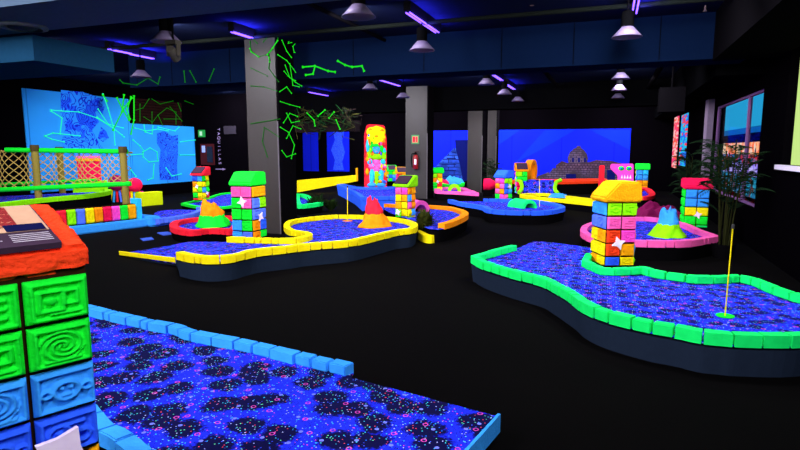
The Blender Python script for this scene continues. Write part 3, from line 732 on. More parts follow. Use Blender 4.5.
volcano('volcano with blue crater over a lime cone on the pink kerbed island', 667.5, 236, .205, .26, .38, 'lime', 'sky', .5)
# ------------------------------------------------------------------ flag sticks and cups
def flagstick(px, py, zb, px2, py2, r, label, cupcol):
    b0 = at(px, py, zb); t = thing('flag_stick', label, 'flag stick', b0)
    c = (b0-CAM).dot(FW); tip = atC(px2, py2, c)-b0; tip.y += 0
    MB().tube([(0, 0, 0), tip], r, 8).obj('rod', paint((240, 215, 0), bump=0, name='yellow_rod'), t)
    MB().lathe([(r*2.4, 0), (r*2.4, .03), (r*1.2, .035)], 12, tip*.97).obj('tip_cap', flat((60, 60, 60)), t)
    o = MB().lathe([(r*13, 0), (r*13, .006), (r*8, .006), (r*8, .002)], 20).obj('cup_ring', P(cupcol, bump=0), t)
    return t
flagstick(725, 316, .222, 733, 226, .005, 'thin yellow stick standing in the green ringed hole', 'green')
flagstick(347.5, 221, .226, 347.5, 186.5, .007, 'thin amber stick standing in the hole of the yellow kerbed island', 'orange')
flagstick(539.5, 207, .206, 539.5, 178, .007, 'thin lime stick standing on the low round blue island', 'blue')
# ------------------------------------------------------------------ tunnel, arch, cone, ring, mound
def arch(label, name, cat, px, py, zb, r, ln, col, rz, hole=True, thick=.06, sc=1.0):
    t = thing(name, label, cat, at(px, py, zb), R(rz)); n = 12; vs = []; fs = []
    for y in (0, ln):
        for rr in (r, r-thick):
            for i in range(n+1):
                a = math.pi*i/n; vs.append((math.cos(a)*rr, y, math.sin(a)*rr*sc))
    m = n+1
    for i in range(n):
        fs += [(i, i+1, 2*m+i+1, 2*m+i), (m+i, m+i+1, 3*m+i+1, 3*m+i), (i, i+1, m+i+1, m+i), (2*m+i, 2*m+i+1, 3*m+i+1, 3*m+i)]
    fs += [(0, m, 3*m, 2*m), (n, m+n, 3*m+n, 2*m+n)]
    MB().add(vs, fs).obj('shell', P(col, bump=.5), t)
    if hole: MB().prism([(math.cos(math.pi*i/n)*(r-thick), ln*.6, math.sin(math.pi*i/n)*(r-thick)*sc) for i in range(n+1)], (0, .02, 0)).obj('dark_bore', black, t)
    return t
tn = arch('small mint green tunnel lying on the round blue island', 'tunnel', 'tunnel', 530, 208.5, .206, .19, .55, 'mint', perp(530)+35, True, .07)
MB().ball((-.02, .5, 0), .2, 14, 8, (1.0, 1.2, .9)).obj('rounded_back', P('mint', bump=.5), tn, smooth=True)
arch('pink tunnel with dark mouth beside the lime roofed tower', 'tunnel', 'tunnel', 421, 212.5, .226, .25, .5, 'rose', perp(419)+40, True, .09)
arch('lime green arch standing on the pink kerbed island', 'arch', 'arch', 454.5, 191.5, .206, .2, .12, 'lime', perp(454)+8, False, .09, 1.2)
pc = atC(489.5, 184.5, 18.3); t = thing('traffic_cone', 'red cone lying on a dark stand below the pillar by the pyramid mural', 'cone', (pc.x, pc.y, 0), R(perp(488)))
o = MB().lathe([(.02, -.2), (.19, -.19), (.2, .0), (.12, .16), (.03, .22)], 20).obj('cone_body', P('crimson'), t, smooth=True); o.location = (0, 0, pc.z); o.rotation_euler = (0, R(90), 0)
MB().box2((-.2, -.12, 0), (.1, .12, pc.z-.17)).obj('stand', black2, t)
rg = MB(); n = 28; vs = []; fs = []
for i in range(n):
    a = i*2*math.pi/n
    for rr, y in ((.33, 0), (.33, .2), (.22, .2), (.22, 0)): vs.append((rr*math.cos(a), y, rr*math.sin(a)*1.05))
for i in range(n):
    for j in range(4): fs.append((i*4+j, i*4+(j+1) % 4, (i+1) % n*4+(j+1) % 4, (i+1) % n*4+j))
rg.add(vs, fs); o = rg.obj('hoop', P('orange', bump=.4)); tag(o, 'upright orange stone hoop below the observatory mural', 'hoop')
o.location = atC(534, 171, 17.2); o.rotation_euler = (0, 0, R(perp(534)+72))
o = MB().box((0, 0, .26), (.24, .24, .52)).obj('box_block', P('blue'), bevel=.02); tag(o, 'blue block between the orange roofed tower and the orange hoop', 'block'); o.location = at(527.5, 182.5, .3)
def lumps(name, label, cat, pos, parts, col, bump=.6):
    mb = MB()
    for (x, y, z, r, sc) in parts:
        mb.ball((x, y, z), r, 16, 10, sc, wob=lambda q: q+Vector((noise.noise(q*9), noise.noise(q*9+Vector((5, 5, 5))), noise.noise(q*8)))*.05)
    o = mb.obj(name, P(col, bump=bump) if isinstance(col, str) else col, smooth=True); tag(o, label, cat); o.location = pos; return o
def mound(name, label, cat, px, py, zb, w_, d_, h_, col, rz=0, sd=0, n=24):
    vs = []; fs = []
    for j in range(n+1):
        for i in range(n+1):
            u, v = i/n*2-1, j/n*2-1; e = max(0, 1-max(abs(u), abs(v))**3)
            k = .75+.5*noise.noise(Vector((u*1.6+sd, v*1.6, sd)))+.2*noise.noise(Vector((u*4+sd, v*4, 0)))
            vs.append((u*w_/2*(1-.15*k*e), v*d_/2*(1-.15*k*e), max(0, h_*e**.6*k)))
    for j in range(n):
        for i in range(n): k = j*(n+1)+i; fs.append((k, k+1, k+n+2, k+n+1))
    o = MB().add(vs, fs).obj(name, P(col, bump=.6) if isinstance(col, str) else col, smooth=True); tag(o, label, cat); o.location = at(px, py, zb); o.rotation_euler = (0, 0, R(rz)); return o
mound('mound', 'blue rocky mound on the small green kerbed island', 'mound', 453.5, 183.5, .31, .75, .45, .26, 'sky', 20, 2)
mound('rock', 'small crimson rock beside the blue mound', 'rock', 444, 184, .31, .3, .3, .18, 'crimson', 0, 5)
mound('boulder', 'dark magenta angular boulder behind the pink kerbed island', 'boulder', 656, 217.5, 0, 1.0, .7, .36, paint((105, 0, 62), bump=.6, name='dark_magenta_paint'), 30, 8)
mound('rock', 'small blue rock tongue on the yellow kerbed island', 'rock', 558, 197, .2, .5, .5, .12, 'sky', 0, 3)
# half pipe ramp: blue carpet curve between lime ends
t = thing('ramp', 'blue carpeted curved ramp with lime green ends', 'ramp', at(538, 195, .2), R(perp(538)))
n = 10; W2 = .45
vs = []; fs = []
for i in range(n+1):
    a = i/n; y = .5*a; z = .02+.4*a**1.3
    vs += [(-W2, y, z), (W2, y, z), (W2, y, 0), (-W2, y, 0)]
for i in range(n): fs += [(i*4, i*4+1, i*4+5, i*4+4), (i*4+1, i*4+2, i*4+6, i*4+5), (i*4+3, i*4, i*4+4, i*4+7)]
fs += [(0, 1, 2, 3), tuple(n*4+k for k in range(4))]
MB().add(vs, fs).obj('carpet', CARPET, t)
for sx in (-1, 1):
    MB().tube([(sx*(W2+.1), -.05, .06), (sx*(W2+.03), .12, .14), (sx*(W2+.02), .25, .22), (sx*(W2+.06), .4, .36), (sx*(W2+.2), .5, .42)], .055, 8).obj('end_kerb', P('lime'), t)
# pink serpent head
t = thing('serpent_head', 'pink carved serpent head with green eyes behind the orange roof', 'sculpture', (atC(621.5, 180, 15).x, atC(621.5, 180, 15).y, 0), R(perp(622)))
sz = atC(621.5, 178, 15).z
MB().prism([(-.1, -.15, sz-.1), (-.1, -.15, sz+.06), (-.3, -.15, sz+.26), (-.29, -.15, sz+.37), (.28, -.15, sz+.38), (.3, -.15, sz-.1)], (0, .4, 0)).obj('head', P('pink', bump=.6), t, bevel=.02)
MB().box2((-.2, -.1, 0), (.22, .2, sz-.1)).obj('neck', P('orange'), t)
for x in (-.02, .17):
    e = MB().ball((x, -.15, sz+.26), .07, 14, 8, (1, .5, .8)).obj('eye', P('green'), t, smooth=True)
    MB().ball((x, -.19, sz+.26), .028, 10, 6).obj('pupil', P('blue', bump=0), e, smooth=True)
for k in range(4): MB().prism([(-.02+k*.07, -.17, sz), (.03+k*.07, -.17, sz), (.005+k*.07, -.17, sz+.1)], (0, .03, 0)).obj('tooth', P('white', bump=0), t)
# ------------------------------------------------------------------ tall carved totem
t = thing('totem', 'tall carved red totem with yellow headdress and painted figure', 'totem', at(376.5, 188.5, .27), R(perp(376)+10))
TW, TH = .35, 2.02
MB().prism([(-TW, 0, 0), (TW, 0, 0), (TW*.98, 0, TH*.8), (TW*.8, 0, TH), (-TW*.72, 0, TH+.02), (-TW*.98, 0, TH*.85)], (0, .35, 0)).obj('slab', P('red', bump=.8), t, bevel=.03)
def tp(n, col, lst, smooth=True):
    for (x, z, rx, rz_) in lst:
        MB().ball((x*.88, -.01, z), 1, 12, 8, (rx, .07, rz_), wob=lambda q: q+Vector((noise.noise(q*14), 0, noise.noise(q*14+Vector((3, 3, 3)))))*.03).obj(n, P(col, bump=.9, scale=30), t, smooth=smooth)
tp('headdress_plume', 'yellow', [(0, 1.8, .32, .18), (-.16, 1.62, .16, .16), (.16, 1.62, .16, .16), (0, 1.5, .22, .1)])
tp('headdress_trim', 'orange', [(-.2, 1.86, .1, .05), (.18, 1.84, .12, .05), (0, 1.66, .12, .05), (-.26, 1.5, .06, .14), (.27, 1.5, .06, .14)])
tp('forehead_band', 'green', [(0, 1.38, .2, .06), (-.2, 1.28, .06, .12), (.2, 1.28, .06, .12)])
tp('face', 'sky', [(0, 1.24, .13, .13)])
tp('mouth', 'red', [(0, 1.18, .06, .025)]); tp('eye', 'blue', [(-.05, 1.28, .03, .025), (.05, 1.28, .03, .025)])
tp('chest', 'lime', [(0, 1.02, .2, .1), (-.28, 1.05, .07, .16), (.28, 1.05, .07, .16)])
tp('arm', 'cyan', [(-.24, .86, .1, .09), (.24, .86, .1, .09), (-.32, 1.36, .05, .2), (.3, 1.2, .05, .12)])
tp('skirt', 'rose', [(0, .84, .15, .1), (-.12, .72, .16, .1), (.12, .72, .16, .1), (0, .62, .12, .1)])
tp('leg', 'cyan', [(-.17, .4, .09, .24), (.17, .4, .09, .24)])
tp('loincloth', 'lime', [(0, .38, .07, .3)])
tp('foot', 'sky', [(-.17, .12, .16, .08), (.17, .12, .16, .08)])
tp('side_glyph', 'amber', [(-.33, .95, .05, .1), (.34, .5, .05, .14), (-.34, .55, .05, .12)])
rnd = random.Random(5)
for k in range(26):
    x = rnd.choice((-1, 1))*rnd.uniform(.08, .3); z = rnd.uniform(.15, 1.75)
    MB().ball((x, -.05, z), 1, 8, 6, (rnd.uniform(.025, .06), .05, rnd.uniform(.025, .08))).obj('carved_glyph', P(rnd.choice(['red', 'yellow', 'sky', 'lime', 'rose', 'blue', 'orange', 'green']), bump=.5), t, smooth=True)
# yellow bench wall
bt = thing('low_wall', 'long bright yellow low wall running towards the totem', 'wall', at(304, 191.5, 0)); b0 = bt.location
q = [atC(297, 192.5, 19.8)-b0, atC(357, 181.2, 21.2)-b0, atC(357, 175, 21.2)-b0, atC(297, 180.5, 19.8)-b0]
MB().prism(q, (-.05, .2, 0)).obj('wall_panel', P('yellow', bump=.1), bt)
q = [atC(355.8, 181.2, 21.18)-b0, atC(357.3, 181.2, 21.18)-b0, atC(357.3, 168, 21.18)-b0, atC(355.8, 168, 21.18)-b0]
MB().prism(q, (-.02, .1, 0)).obj('end_post', P('amber', bump=.1), bt)

# ------------------------------------------------------------------ rope bridge corner
wood = flat((140, 124, 56), name='bamboo_wood'); 
def post(px, yt, yb_, c, label):
    a = atC(px, yb_, c); b = atC(px-.5, yt, c)
    o = thing('bridge_post', label, 'post', (a.x, a.y, .0))
    MB().tube([(0, 0, 0), (0, 0, b.z)], .07, 10).obj('timber', wood, o, smooth=False)
    MB().lathe([(.085, b.z-.13), (.09, b.z-.07), (.085, b.z)], 10).obj('top_collar', flat((80, 66, 34)), o)
    return Vector((a.x, a.y, b.z))
CB = 11.9; CB2 = 13.6
p1 = post(39, 145, 200, CB, 'front wooden bridge post farther from the green railing end')
p2 = post(126, 146.5, 200, CB, 'wooden bridge post at the end of the green railing')
p3 = post(62, 147, 185, CB2, 'wooden bridge post on the rear side of the rope bridge')
p0 = atC(-60, 145, CB)
def rail(a, b, r, label):
    o = MB().tube([a, a.lerp(b, .5), b], r, 10).obj('bridge_rail', P('green', bump=.1)); tag(o, label, 'rail'); return o
u0 = atC(10, 149.8, CB); u1 = atC(131, 151.5, CB); l0 = atC(-40, 191.5, CB); l1 = atC(134, 183.5, CB)
cdir = (u1-u0).normalized(); shift = Vector((0, -.09, 0))
rail(u0+shift, u1+shift, .05, 'upper green railing pole of the rope bridge'); rail(l0+shift, l1+shift, .05, 'lower green railing pole of the rope bridge')
rail(atC(-40, 186, CB2)+shift, atC(100, 180, CB2)+shift, .04, 'thin green pole on the rear side of the rope bridge')
net = thing('rope_net', 'tan diamond rope net hanging between the green bridge rails', 'net', (0, 0, 0)); k = 0
NM = flat((190, 160, 84), name='tan_rope'); mb = MB()
def netpt(s, v):   # s along 0..1 , v 0 bottom 1 top
    top = atC(-40, 149.5, CB).lerp(u1, s); bot = l0.lerp(l1, s); p = bot.lerp(top, v); p.z -= .06*math.sin(math.pi*v)*.3; p.y += .05*math.sin(s*40); return p
nn = 24
mb1, mb2 = MB(), MB()
for i in range(-5, nn+1):
    for sgn, q in ((1, mb1), (-1, mb2)):
        pts = []
        for j in range(9):
            s = (i+(5*j/8 if sgn > 0 else 5-5*j/8))/nn
            if 0 <= s <= .985: pts.append(netpt(s, j/8))
        if len(pts) > 1: q.tube(pts, .009, 4)
mb1.obj('rising_ropes', NM, net); mb2.obj('falling_ropes', NM, net)
MB().tube([netpt(i/20, .97) for i in range(21)], .018, 5).obj('head_rope', NM, net)
# colour block wall with blue base
a = at(58, 227.5, .15); b = at(137, 219, .15); dv = b-a; dv.z = 0; Lw = dv.length
cwt = thing('block_wall', 'low wall of coloured relief blocks on a pale blue base', 'low wall', (a.x, a.y, 0), math.atan2(dv.y, dv.x))
cols = ['red', 'lime', 'peri', 'yellow', 'orange', 'crimson', 'pink', 'green', 'amber']
bw = Lw/len(cols)
MB().box2((-1.2, .03, .15), (Lw, .16, .45)).obj('backing', flat((40, 24, 10), name='dark_mortar'), cwt)
for k, c_ in enumerate(cols): block(cwt, Vector((k*bw+.006, .03, .16)), Vector((1, 0, 0)), Vector((0, -1, 0)), bw-.012, .28, c_, 900+k, (10, 10), .03)
for k, c_ in enumerate(['sky', 'pink', 'yellow', 'green']): block(cwt, Vector((-(k+1)*bw+.006, .03, .16)), Vector((1, 0, 0)), Vector((0, -1, 0)), bw-.012, .28, c_, 950+k, (6, 6), .03)
MB().box2((-1.6, -.16, 0), (Lw+.3, .03, .15)).obj('base_kerb', P('sky', bump=.5), cwt, bevel=.02)
MB().box2((Lw+.0, -.04, .15), (Lw+.09, .2, .55)).obj('end_post', P('cyan', bump=.3), cwt)
MB().box2((Lw+.1, -.3, 0), (Lw+.34, .35, .2)).obj('step_block', P('sky', bump=.3), cwt, bevel=.03)
# lime yellow wall
a = at(141, 206.5, .0); b = at(163, 204.5, .0); dv = b-a
o = thing('low_wall', 'short lime yellow low wall behind the blue kerbed island', 'wall', a, math.atan2(dv.y, dv.x)); MB().box2((0, 0, 0), (dv.length, .25, .36)).obj('wall_panel', paint((215, 235, 0), bump=.1, name='lime_yellow_paint'), o)
# disc on rainbow striped legs
t = thing('carved_drum', 'crimson disc on rainbow striped legs at the bridge end', 'sculpture', at(136, 205, 0), R(perp(136)))
sc_ = 1
MB().lathe([(.05, -.08), (.18, -.06), (.195, 0), (.18, .06), (.05, .08)], 24).obj('disc', P('crimson'), t, smooth=True)
o = t.children[0]; o.rotation_euler = (R(90), 0, 0); o.location = (.0, 0, .55)
for k, c_ in enumerate(['red', 'yellow', 'sky', 'green', 'orange', 'pink']):
    x = -.16+k*.065; MB().tube([(x, -.02, 0), (x*1.0+.01, 0, .38)], .032, 8).obj('striped_leg', P(c_, bump=.1), t)
t = thing('carved_drum', 'half hidden magenta drum on rainbow legs behind the bridge post', 'sculpture', at(118, 202, 0), R(perp(118)))
MB().lathe([(.05, -.08), (.22, -.06), (.235, 0), (.22, .06), (.05, .08)], 24).obj('disc', paint((150, 0, 80), name='magenta_paint'), t, smooth=True)
o = t.children[0]; o.rotation_euler = (R(90), 0, 0); o.location = (0, 0, .55)
for k, c_ in enumerate(['yellow', 'sky', 'red', 'peri', 'orange']):
    x = -.16+k*.075; MB().tube([(x*1.3, -.02, 0), (x*.8, 0, .4)], .032, 8).obj('striped_leg', P(c_, bump=.1), t)
# crimson altar behind the net
ALT = atC(90, 181, 14.8); az = ALT.z
t = thing('altar', 'crimson block altar with orange cornice behind the rope net', 'altar', (ALT.x, ALT.y, 0), R(perp(90)))
MB().box((0, 0, az+.27), (.54, .4, .54)).obj('block', P('crimson', bump=.9, scale=20), t, bevel=.02)
MB().box((0, 0, az+.56), (.58, .44, .07)).obj('cornice', P('orange'), t); MB().box((0, 0, az+.63), (.55, .42, .06)).obj('white_course', P('rose'), t); MB().box((0, 0, az+.69), (.56, .42, .06)).obj('top_course', P('peri'), t)
MB().box((0, 0, az/2), (.8, .5, az)).obj('plinth', P('lime'), t)

# ------------------------------------------------------------------ signs and fittings
def board(px0, py0, px1, py1, plane, v, label, cat, name, m, th=.02):
    f = {'X': atX, 'Y': atY}[plane]
    a = f(px0, py0, v); b = f(px1, py1, v); t = thing(name, label, cat, ((a.x+b.x)/2, (a.y+b.y)/2, b.z), 0 if plane == 'Y' else R(90))
    wd = (Vector((a.x, a.y))-Vector((b.x, b.y))).length; ht = a.z-b.z
    MB().box2((-wd/2, 0, 0), (wd/2, th, ht)).obj('board', m, t); return t, wd, ht
t, wd, ht = board(411.5, 135, 419, 144, 'Y', 16.48, 'small square red and white extinguisher sign on the pillar', 'sign', 'wall_sign', flat((70, 130, 80)))
MB().box2((-wd*.4, -.006, ht*.12), (wd*.4, 0, ht*.88)).obj('white_field', flat((150, 140, 100)), t)
MB().box2((-wd*.32, -.012, ht*.2), (-wd*.02, -.006, ht*.8)).obj('red_symbol', P('red', bump=0), t); MB().box2((wd*.1, -.012, ht*.2), (wd*.3, -.006, ht*.8)).obj('red_symbol', P('red', bump=0), t)
t = thing('fire_extinguisher', 'red fire extinguisher with white label hanging on the grey pillar', 'fire extinguisher', atY(415.5, 169, 16.4))
er = flat((130, 14, 18), rough=.35, spec=.4)
MB().lathe([(.07, 0), (.085, .02), (.085, .36), (.06, .42), (.03, .44)], 20).obj('cylinder', er, t, smooth=True)
MB().lathe([(.03, .44), (.03, .5), (.02, .52)], 12).obj('valve', black2, t); MB().box((.03, 0, .53), (.14, .03, .025)).obj('handle', flat((60, 40, 40)), t)
MB().tube([(-.03, 0, .48), (-.12, 0, .46), (-.14, 0, .36), (-.13, 0, .16), (-.1, 0, .06)], .014, 8).obj('hose', black2, t)
MB().box((.02, -.083, .22), (.07, .012, .16)).obj('paper_label', flat((225, 220, 235)), t)
t, wd, ht = board(198, 130, 205, 137, 'Y', 16.52, 'small lit green exit sign on the dark wall', 'exit sign', 'exit_sign', glow((40, 170, 80), .9, 'lit_green_sign'))
MB().box2((-wd*.28, -.01, ht*.2), (wd*.1, -.002, ht*.8)).obj('white_figure', glow((200, 255, 220), .9), t)
t, wd, ht = board(249.5, 149.5, 255.5, 155, 'Y', 16.52, 'lit green exit sign half hidden behind the thick pillar', 'exit sign', 'exit_sign', glow((40, 170, 80), .9, 'lit_green_sign'))
MB().box2((-wd*.28, -.01, ht*.2), (wd*.1, -.002, ht*.8)).obj('white_figure', glow((200, 255, 220), .9), t)
MB().box2((-wd*.5, -.002, -ht*.9), (wd*.5, .02, -ht*.15)).obj('blue_sign', flat((40, 110, 190)), t)
# dark partition with the fire hose cabinet and the ticket office lettering
struct(MB().box2((-14, 16.55, 0), (-10.2, 16.7, CZ)).obj('partition', m_wall), 'dark partition wall carrying the ticket office lettering', 'wall')
t, wd, ht = board(200, 144, 214.5, 165, 'Y', 16.51, 'dark red fire hose cabinet on the partition', 'cabinet', 'hose_cabinet', flat((62, 22, 26)), .03)
MB().box2((wd*.0, -.02, ht*.12), (wd*.42, 0, ht*.88)).obj('door_glass', flat((24, 18, 20), rough=.2, spec=.4), t)
MB().box2((-wd*.36, -.02, ht*.6), (-wd*.14, 0, ht*.92)).obj('white_notice', flat((150, 170, 235)), t)
o = board(223.5, 126, 236, 134, 'Y', 16.51, 'dark grey monitor box on the partition', 'box', 'wall_box', flat((40, 36, 44)), .03)
def text(body, size, mat, loc, rot, label, cat, name, ext=.004):
    cu = D.curves.new(name, 'FONT'); cu.body = body; cu.size = size; cu.extrude = ext; cu.align_x = 'CENTER'; cu.align_y = 'CENTER'
    cu.materials.append(mat); o = D.objects.new(name, cu); C.objects.link(o); o.location = loc; o.rotation_euler = rot
    bpy.context.view_layer.update(); me = D.meshes.new_from_object(o.evaluated_get(bpy.context.evaluated_depsgraph_get())); D.objects.remove(o)
    o = D.objects.new(name, me); C.objects.link(o); o.location = loc; o.rotation_euler = rot
    return o
tt = thing('wall_lettering', 'vertical pale TAQUILLAS lettering with arrow on the dark partition', 'lettering', atY(219.5, 150, 16.53))
wm = flat((130, 112, 150), name='pale_vinyl')
for k, chh in enumerate('TAQUILLAS'):
    o = text(chh, .16, wm, (0, -.012, .72-k*.148), (R(90), R(90), 0), None, None, 'letter'); o.parent = tt
MB().prism([(-.2, -.01, -.66), (.1, -.01, -.66), (.1, -.01, -.63), (.24, -.01, -.675), (.1, -.01, -.72), (.1, -.01, -.69), (-.2, -.01, -.69)], (0, .006, 0)).obj('arrow', wm, tt)

# ------------------------------------------------------------------ plants
leafm = flat((22, 38, 22), name='dark_leaf'); stemm = flat((34, 36, 16), name='cane')
def frond(par, base, dirv, ln, droop, nl, ll, name='frond', m=leafm):
    mb = MB(); pts = []; d = Vector(dirv).normalized(); p = Vector(base); step = ln/10
    for i in range(11):
        pts.append(p.copy()); p = p+d*step; d = (d+Vector((0, 0, -droop*.1))).normalized()
    mb.tube(pts, .005, 4, .002)
    for i in range(2, 11):
        for sgn in (-1, 1):
            tdir = (pts[min(i+1, 10)]-pts[i-1]).normalized(); sd = tdir.cross(Vector((0, 0, 1)))
            if sd.length < .01: sd = Vector((1, 0, 0))
            sd.normalize(); q = pts[i]; l = ll*(1-.5*abs(i-6)/6)
            tip = q+sd*sgn*l*.8+tdir*l*.55+Vector((0, 0, -.25*l)); wv = tdir*.006+Vector((0, 0, .004)); mid = q.lerp(tip, .45)
            mb.add([q, mid+wv, tip, mid-wv], [(0, 1, 2, 3)])
    return mb.obj(name, m, par)
def palm(label, pos, h, n, seed, m=leafm, spread=.45, name='potted_palm'):
    rnd = random.Random(seed); t = thing(name, label, 'plant', pos)
    for k in range(n):
        a = rnd.uniform(0, 2*math.pi); hh = h*rnd.uniform(.55, .92); r0 = .05; r1 = rnd.uniform(.05, .22)
        top = Vector((math.cos(a)*r1, math.sin(a)*r1, hh))
        s = MB().tube([(math.cos(a)*r0, math.sin(a)*r0, 0), top*.5+Vector((math.cos(a)*.02, 0, 0)), top], .012, 6, .007).obj('cane', stemm, t)
        for j in range(7):
            b = a+rnd.uniform(-2.2, 2.2); f = rnd.uniform(.5, 1)
            frond(t, top*f, (math.cos(b)*.7, math.sin(b)*.7, rnd.uniform(.7, 1.8)), rnd.uniform(.3, .5)*h/2.0, rnd.uniform(1.0, 2.2), 9, .16, m=m)
    return t
pp = at(734, 233, 0)
def pot(t, r=.16, h=.2): MB().lathe([(r*.75, 0), (r, h), (r*.9, h), (r*.85, h-.03), (.01, h-.03)], 20).obj('pot', black2, t, smooth=False)
t = palm('tall bamboo palm standing before the shop window', (1.55, 8.85, 0), 1.95, 10, 3); pot(t)
t = palm('dark leafy palm below the backlit posters', (1.65, 13.4, 0), 1.75, 7, 9); pot(t)
t = palm('dark leafy plant standing beside the red cone', at(491, 194, 0), 1.3, 5, 21, name='potted_plant'); pot(t)
def bush(label, pos, n, r, h, seed, m=leafm, lw=.03):
    rnd = random.Random(seed); t = thing('bush', label, 'bush', pos)
    mb = MB()
    for k in range(n):
        a = rnd.uniform(0, 6.28); e = rnd.uniform(.3, 1.4); ln = rnd.uniform(.6, 1)
        d = Vector((math.cos(a)*math.cos(e), math.sin(a)*math.cos(e), math.sin(e))); p = Vector((math.cos(a)*r*.2*rnd.random(), math.sin(a)*r*.2*rnd.random(), .02))
        tip = p+Vector((d.x*r*ln, d.y*r*ln, d.z*h*ln)); mid = p.lerp(tip, .6)+Vector((0, 0, .06)); sd = d.cross(Vector((0, 0, 1)))
        sd = sd.normalized()*lw if sd.length > .05 else Vector((lw, 0, 0))
        mb.add([p, mid-sd, tip, mid+sd], [(0, 1, 2, 3)])
    mb.obj('foliage', m, t); MB().tube([(0, 0, 0), (0, 0, h*.5)], .02, 6).obj('stem', stemm, t); return t
bl = flat((52, 58, 20), name='olive_leaf')
bush('dark olive bush on the low yellow slab', at(424, 231, .13), 230, .28, .4, 4, bl, .018)
bush('dark leafy bush at the foot of the thick pillar', at(316, 212, 0), 80, .42, .5, 5, flat((24, 40, 18)))
bush('dark leafy bush hanging over the kerb behind the yellow island', at(331, 211, 0), 60, .34, .34, 6, flat((30, 46, 18)))
# hanging vines over the dark passage lintel
struct(MB().box2((-9.6, 14.0, 2.0), (-6.5, 14.3, 2.3)).obj('trim_30', flat((26, 20, 22))), 'dark timber lintel under the hanging vines', 'lintel')
vt = thing('hanging_vines', 'tangle of dark vines spilling over the timber lintel', 'vines', (-8, 14.0, 2.3)); rnd = random.Random(12)
for k in range(46):
    x = rnd.uniform(-1.5, 1.6); h0 = rnd.uniform(0, .45)*(1 if x > -.5 else .4); pts = []
    for j in range(6): pts.append((x+rnd.uniform(-.18, .18)+j*.05*rnd.choice((-1, 1)), -.06-rnd.uniform(0, .12), h0-j*rnd.uniform(.03, .12)))
    MB().tube(pts, .011, 4).obj('vine', flat(rnd.choice([(30, 40, 24), (60, 60, 30), (40, 30, 30), (24, 60, 30)])), vt)
for k in range(2): bush('leafy clump on top of the timber lintel' if k else 'dark leafy clump at the totem end of the timber lintel', (-8.6+1.7*k, 14.15, 2.3), 120, .5, .4, 50+k, flat((20, 28, 20)), .012)

# ------------------------------------------------------------------ hanging lamps
def pendant():
    t = thing('pendant_lamp', '', 'pendant lamp', (0, 0, 0))
    MB().lathe([(.012, .5), (.012, .3)], 8).obj('rod', black2, t)
    MB().lathe([(.05, .32), (.075, .3), (.075, .13), (.06, .12)], 20).obj('housing', black, t)
    # flared shade: outer and inner skin
    MB().lathe([(.07, .125), (.1, .09), (.185, .0), (.18, .0), (.095, .085), (.06, .115)], 32).obj('shade', flat((96, 84, 112), rough=.5, spec=.2, name='pale_shade'), t, smooth=True)
    MB().ball((0, 0, .09), .035, 12, 8, (1, 1, .6)).obj('bulb', glow((255, 190, 180), 9, 'dim_bulb'), t, smooth=True)
    return t
proto = pendant(); first = True
ords = ['first', 'second', 'third', 'fourth', 'fifth', 'sixth', 'seventh', 'eighth']
rows = [(.13, [7.8, 10.04, 12.25, 14.5, 16.7, 18.9], 'row over the orange roofed tower'),
        (-2.57, [5.65, 7.8, 10.04, 12.25, 14.5, 16.7, 18.9], 'row beyond the yellow kerbed island'),
        (-5.3, [12.25, 14.5, 18.9], 'row behind the thick pillar')]
for X, ys, nm in rows:
    for i, y in enumerate(ys):
        o = proto if first else dup(proto, (0, 0, 0)); first = False
        o.location = (X, y, 2.9); o['label'] = 'flared pale pendant lamp, %s of the %s' % (ords[i], nm); o['group'] = 'flared pendant lamps'
for (px, py, lab) in ((166, 37, 'flared pale pendant lamp hanging over the moving spotlight'), (141, 74, 'flared pale pendant lamp hanging below the paired ultraviolet tubes')):
    o = dup(proto, at(px, py, 2.9)-Vector((0, 0, .06))); o['label'] = lab; o['group'] = 'flared pendant lamps'
for o in D.objects:
    if o.name.startswith('pendant_lamp'):
        MB
# moving head spotlight
t = thing('moving_spotlight', 'grey moving head spotlight hanging under a pendant lamp', 'spotlight', at(172, 40, 2.86)+Vector((0, 0, 0))); gm = flat((66, 62, 54))
t.location = atC(173, 41, 6.9)
MB().box((0, 0, .3), (.02, .02, .6)).obj('stem', black2, t); MB().box((0, 0, -.02), (.16, .1, .05)).obj('base', gm, t)
for sx in (-1, 1): MB().box((sx*.075, 0, -.1), (.02, .06, .16)).obj('yoke_arm', gm, t)
o = MB().lathe([(.03, -.1), (.055, -.08), (.06, .06), (.05, .1)], 16).obj('head', gm, t, smooth=False); o.location = (0, 0, -.16); o.rotation_euler = (R(55), R(20), 0)
# round vent in the pale soffit
vp = at(22, 26, 2.8); t = thing('ceiling_vent', 'round grey air vent set in the pale blue soffit', 'vent', vp)
MB().lathe([(.24, 0), (.24, -.02), (.19, -.03), (.19, 0)], 28).obj('rim', flat((120, 130, 136)), t); MB().lathe([(.13, -.005), (.13, -.025), (.01, -.03)], 24).obj('disc', flat((70, 84, 94)), t)
# sprinklers
for k, (px, py) in enumerate(((705, 10), (532, 4), (711, 45))):
    p = atC(px, py, 7.5 if k < 2 else 9); o = MB().tube([(0, 0, 0), (0, 0, max(.1, CZ-p.z))], .01, 6).lathe([(.03, -.02), (.015, 0), (.01, .05)], 10).obj('sprinkler', flat((120, 100, 96)))
    tag(o, ['thin sprinkler drop near the dark soffit', 'small sprinkler head under the ceiling before the navy beam', 'lower sprinkler drop against the dark soffit'][k], 'sprinkler'); o.location = p

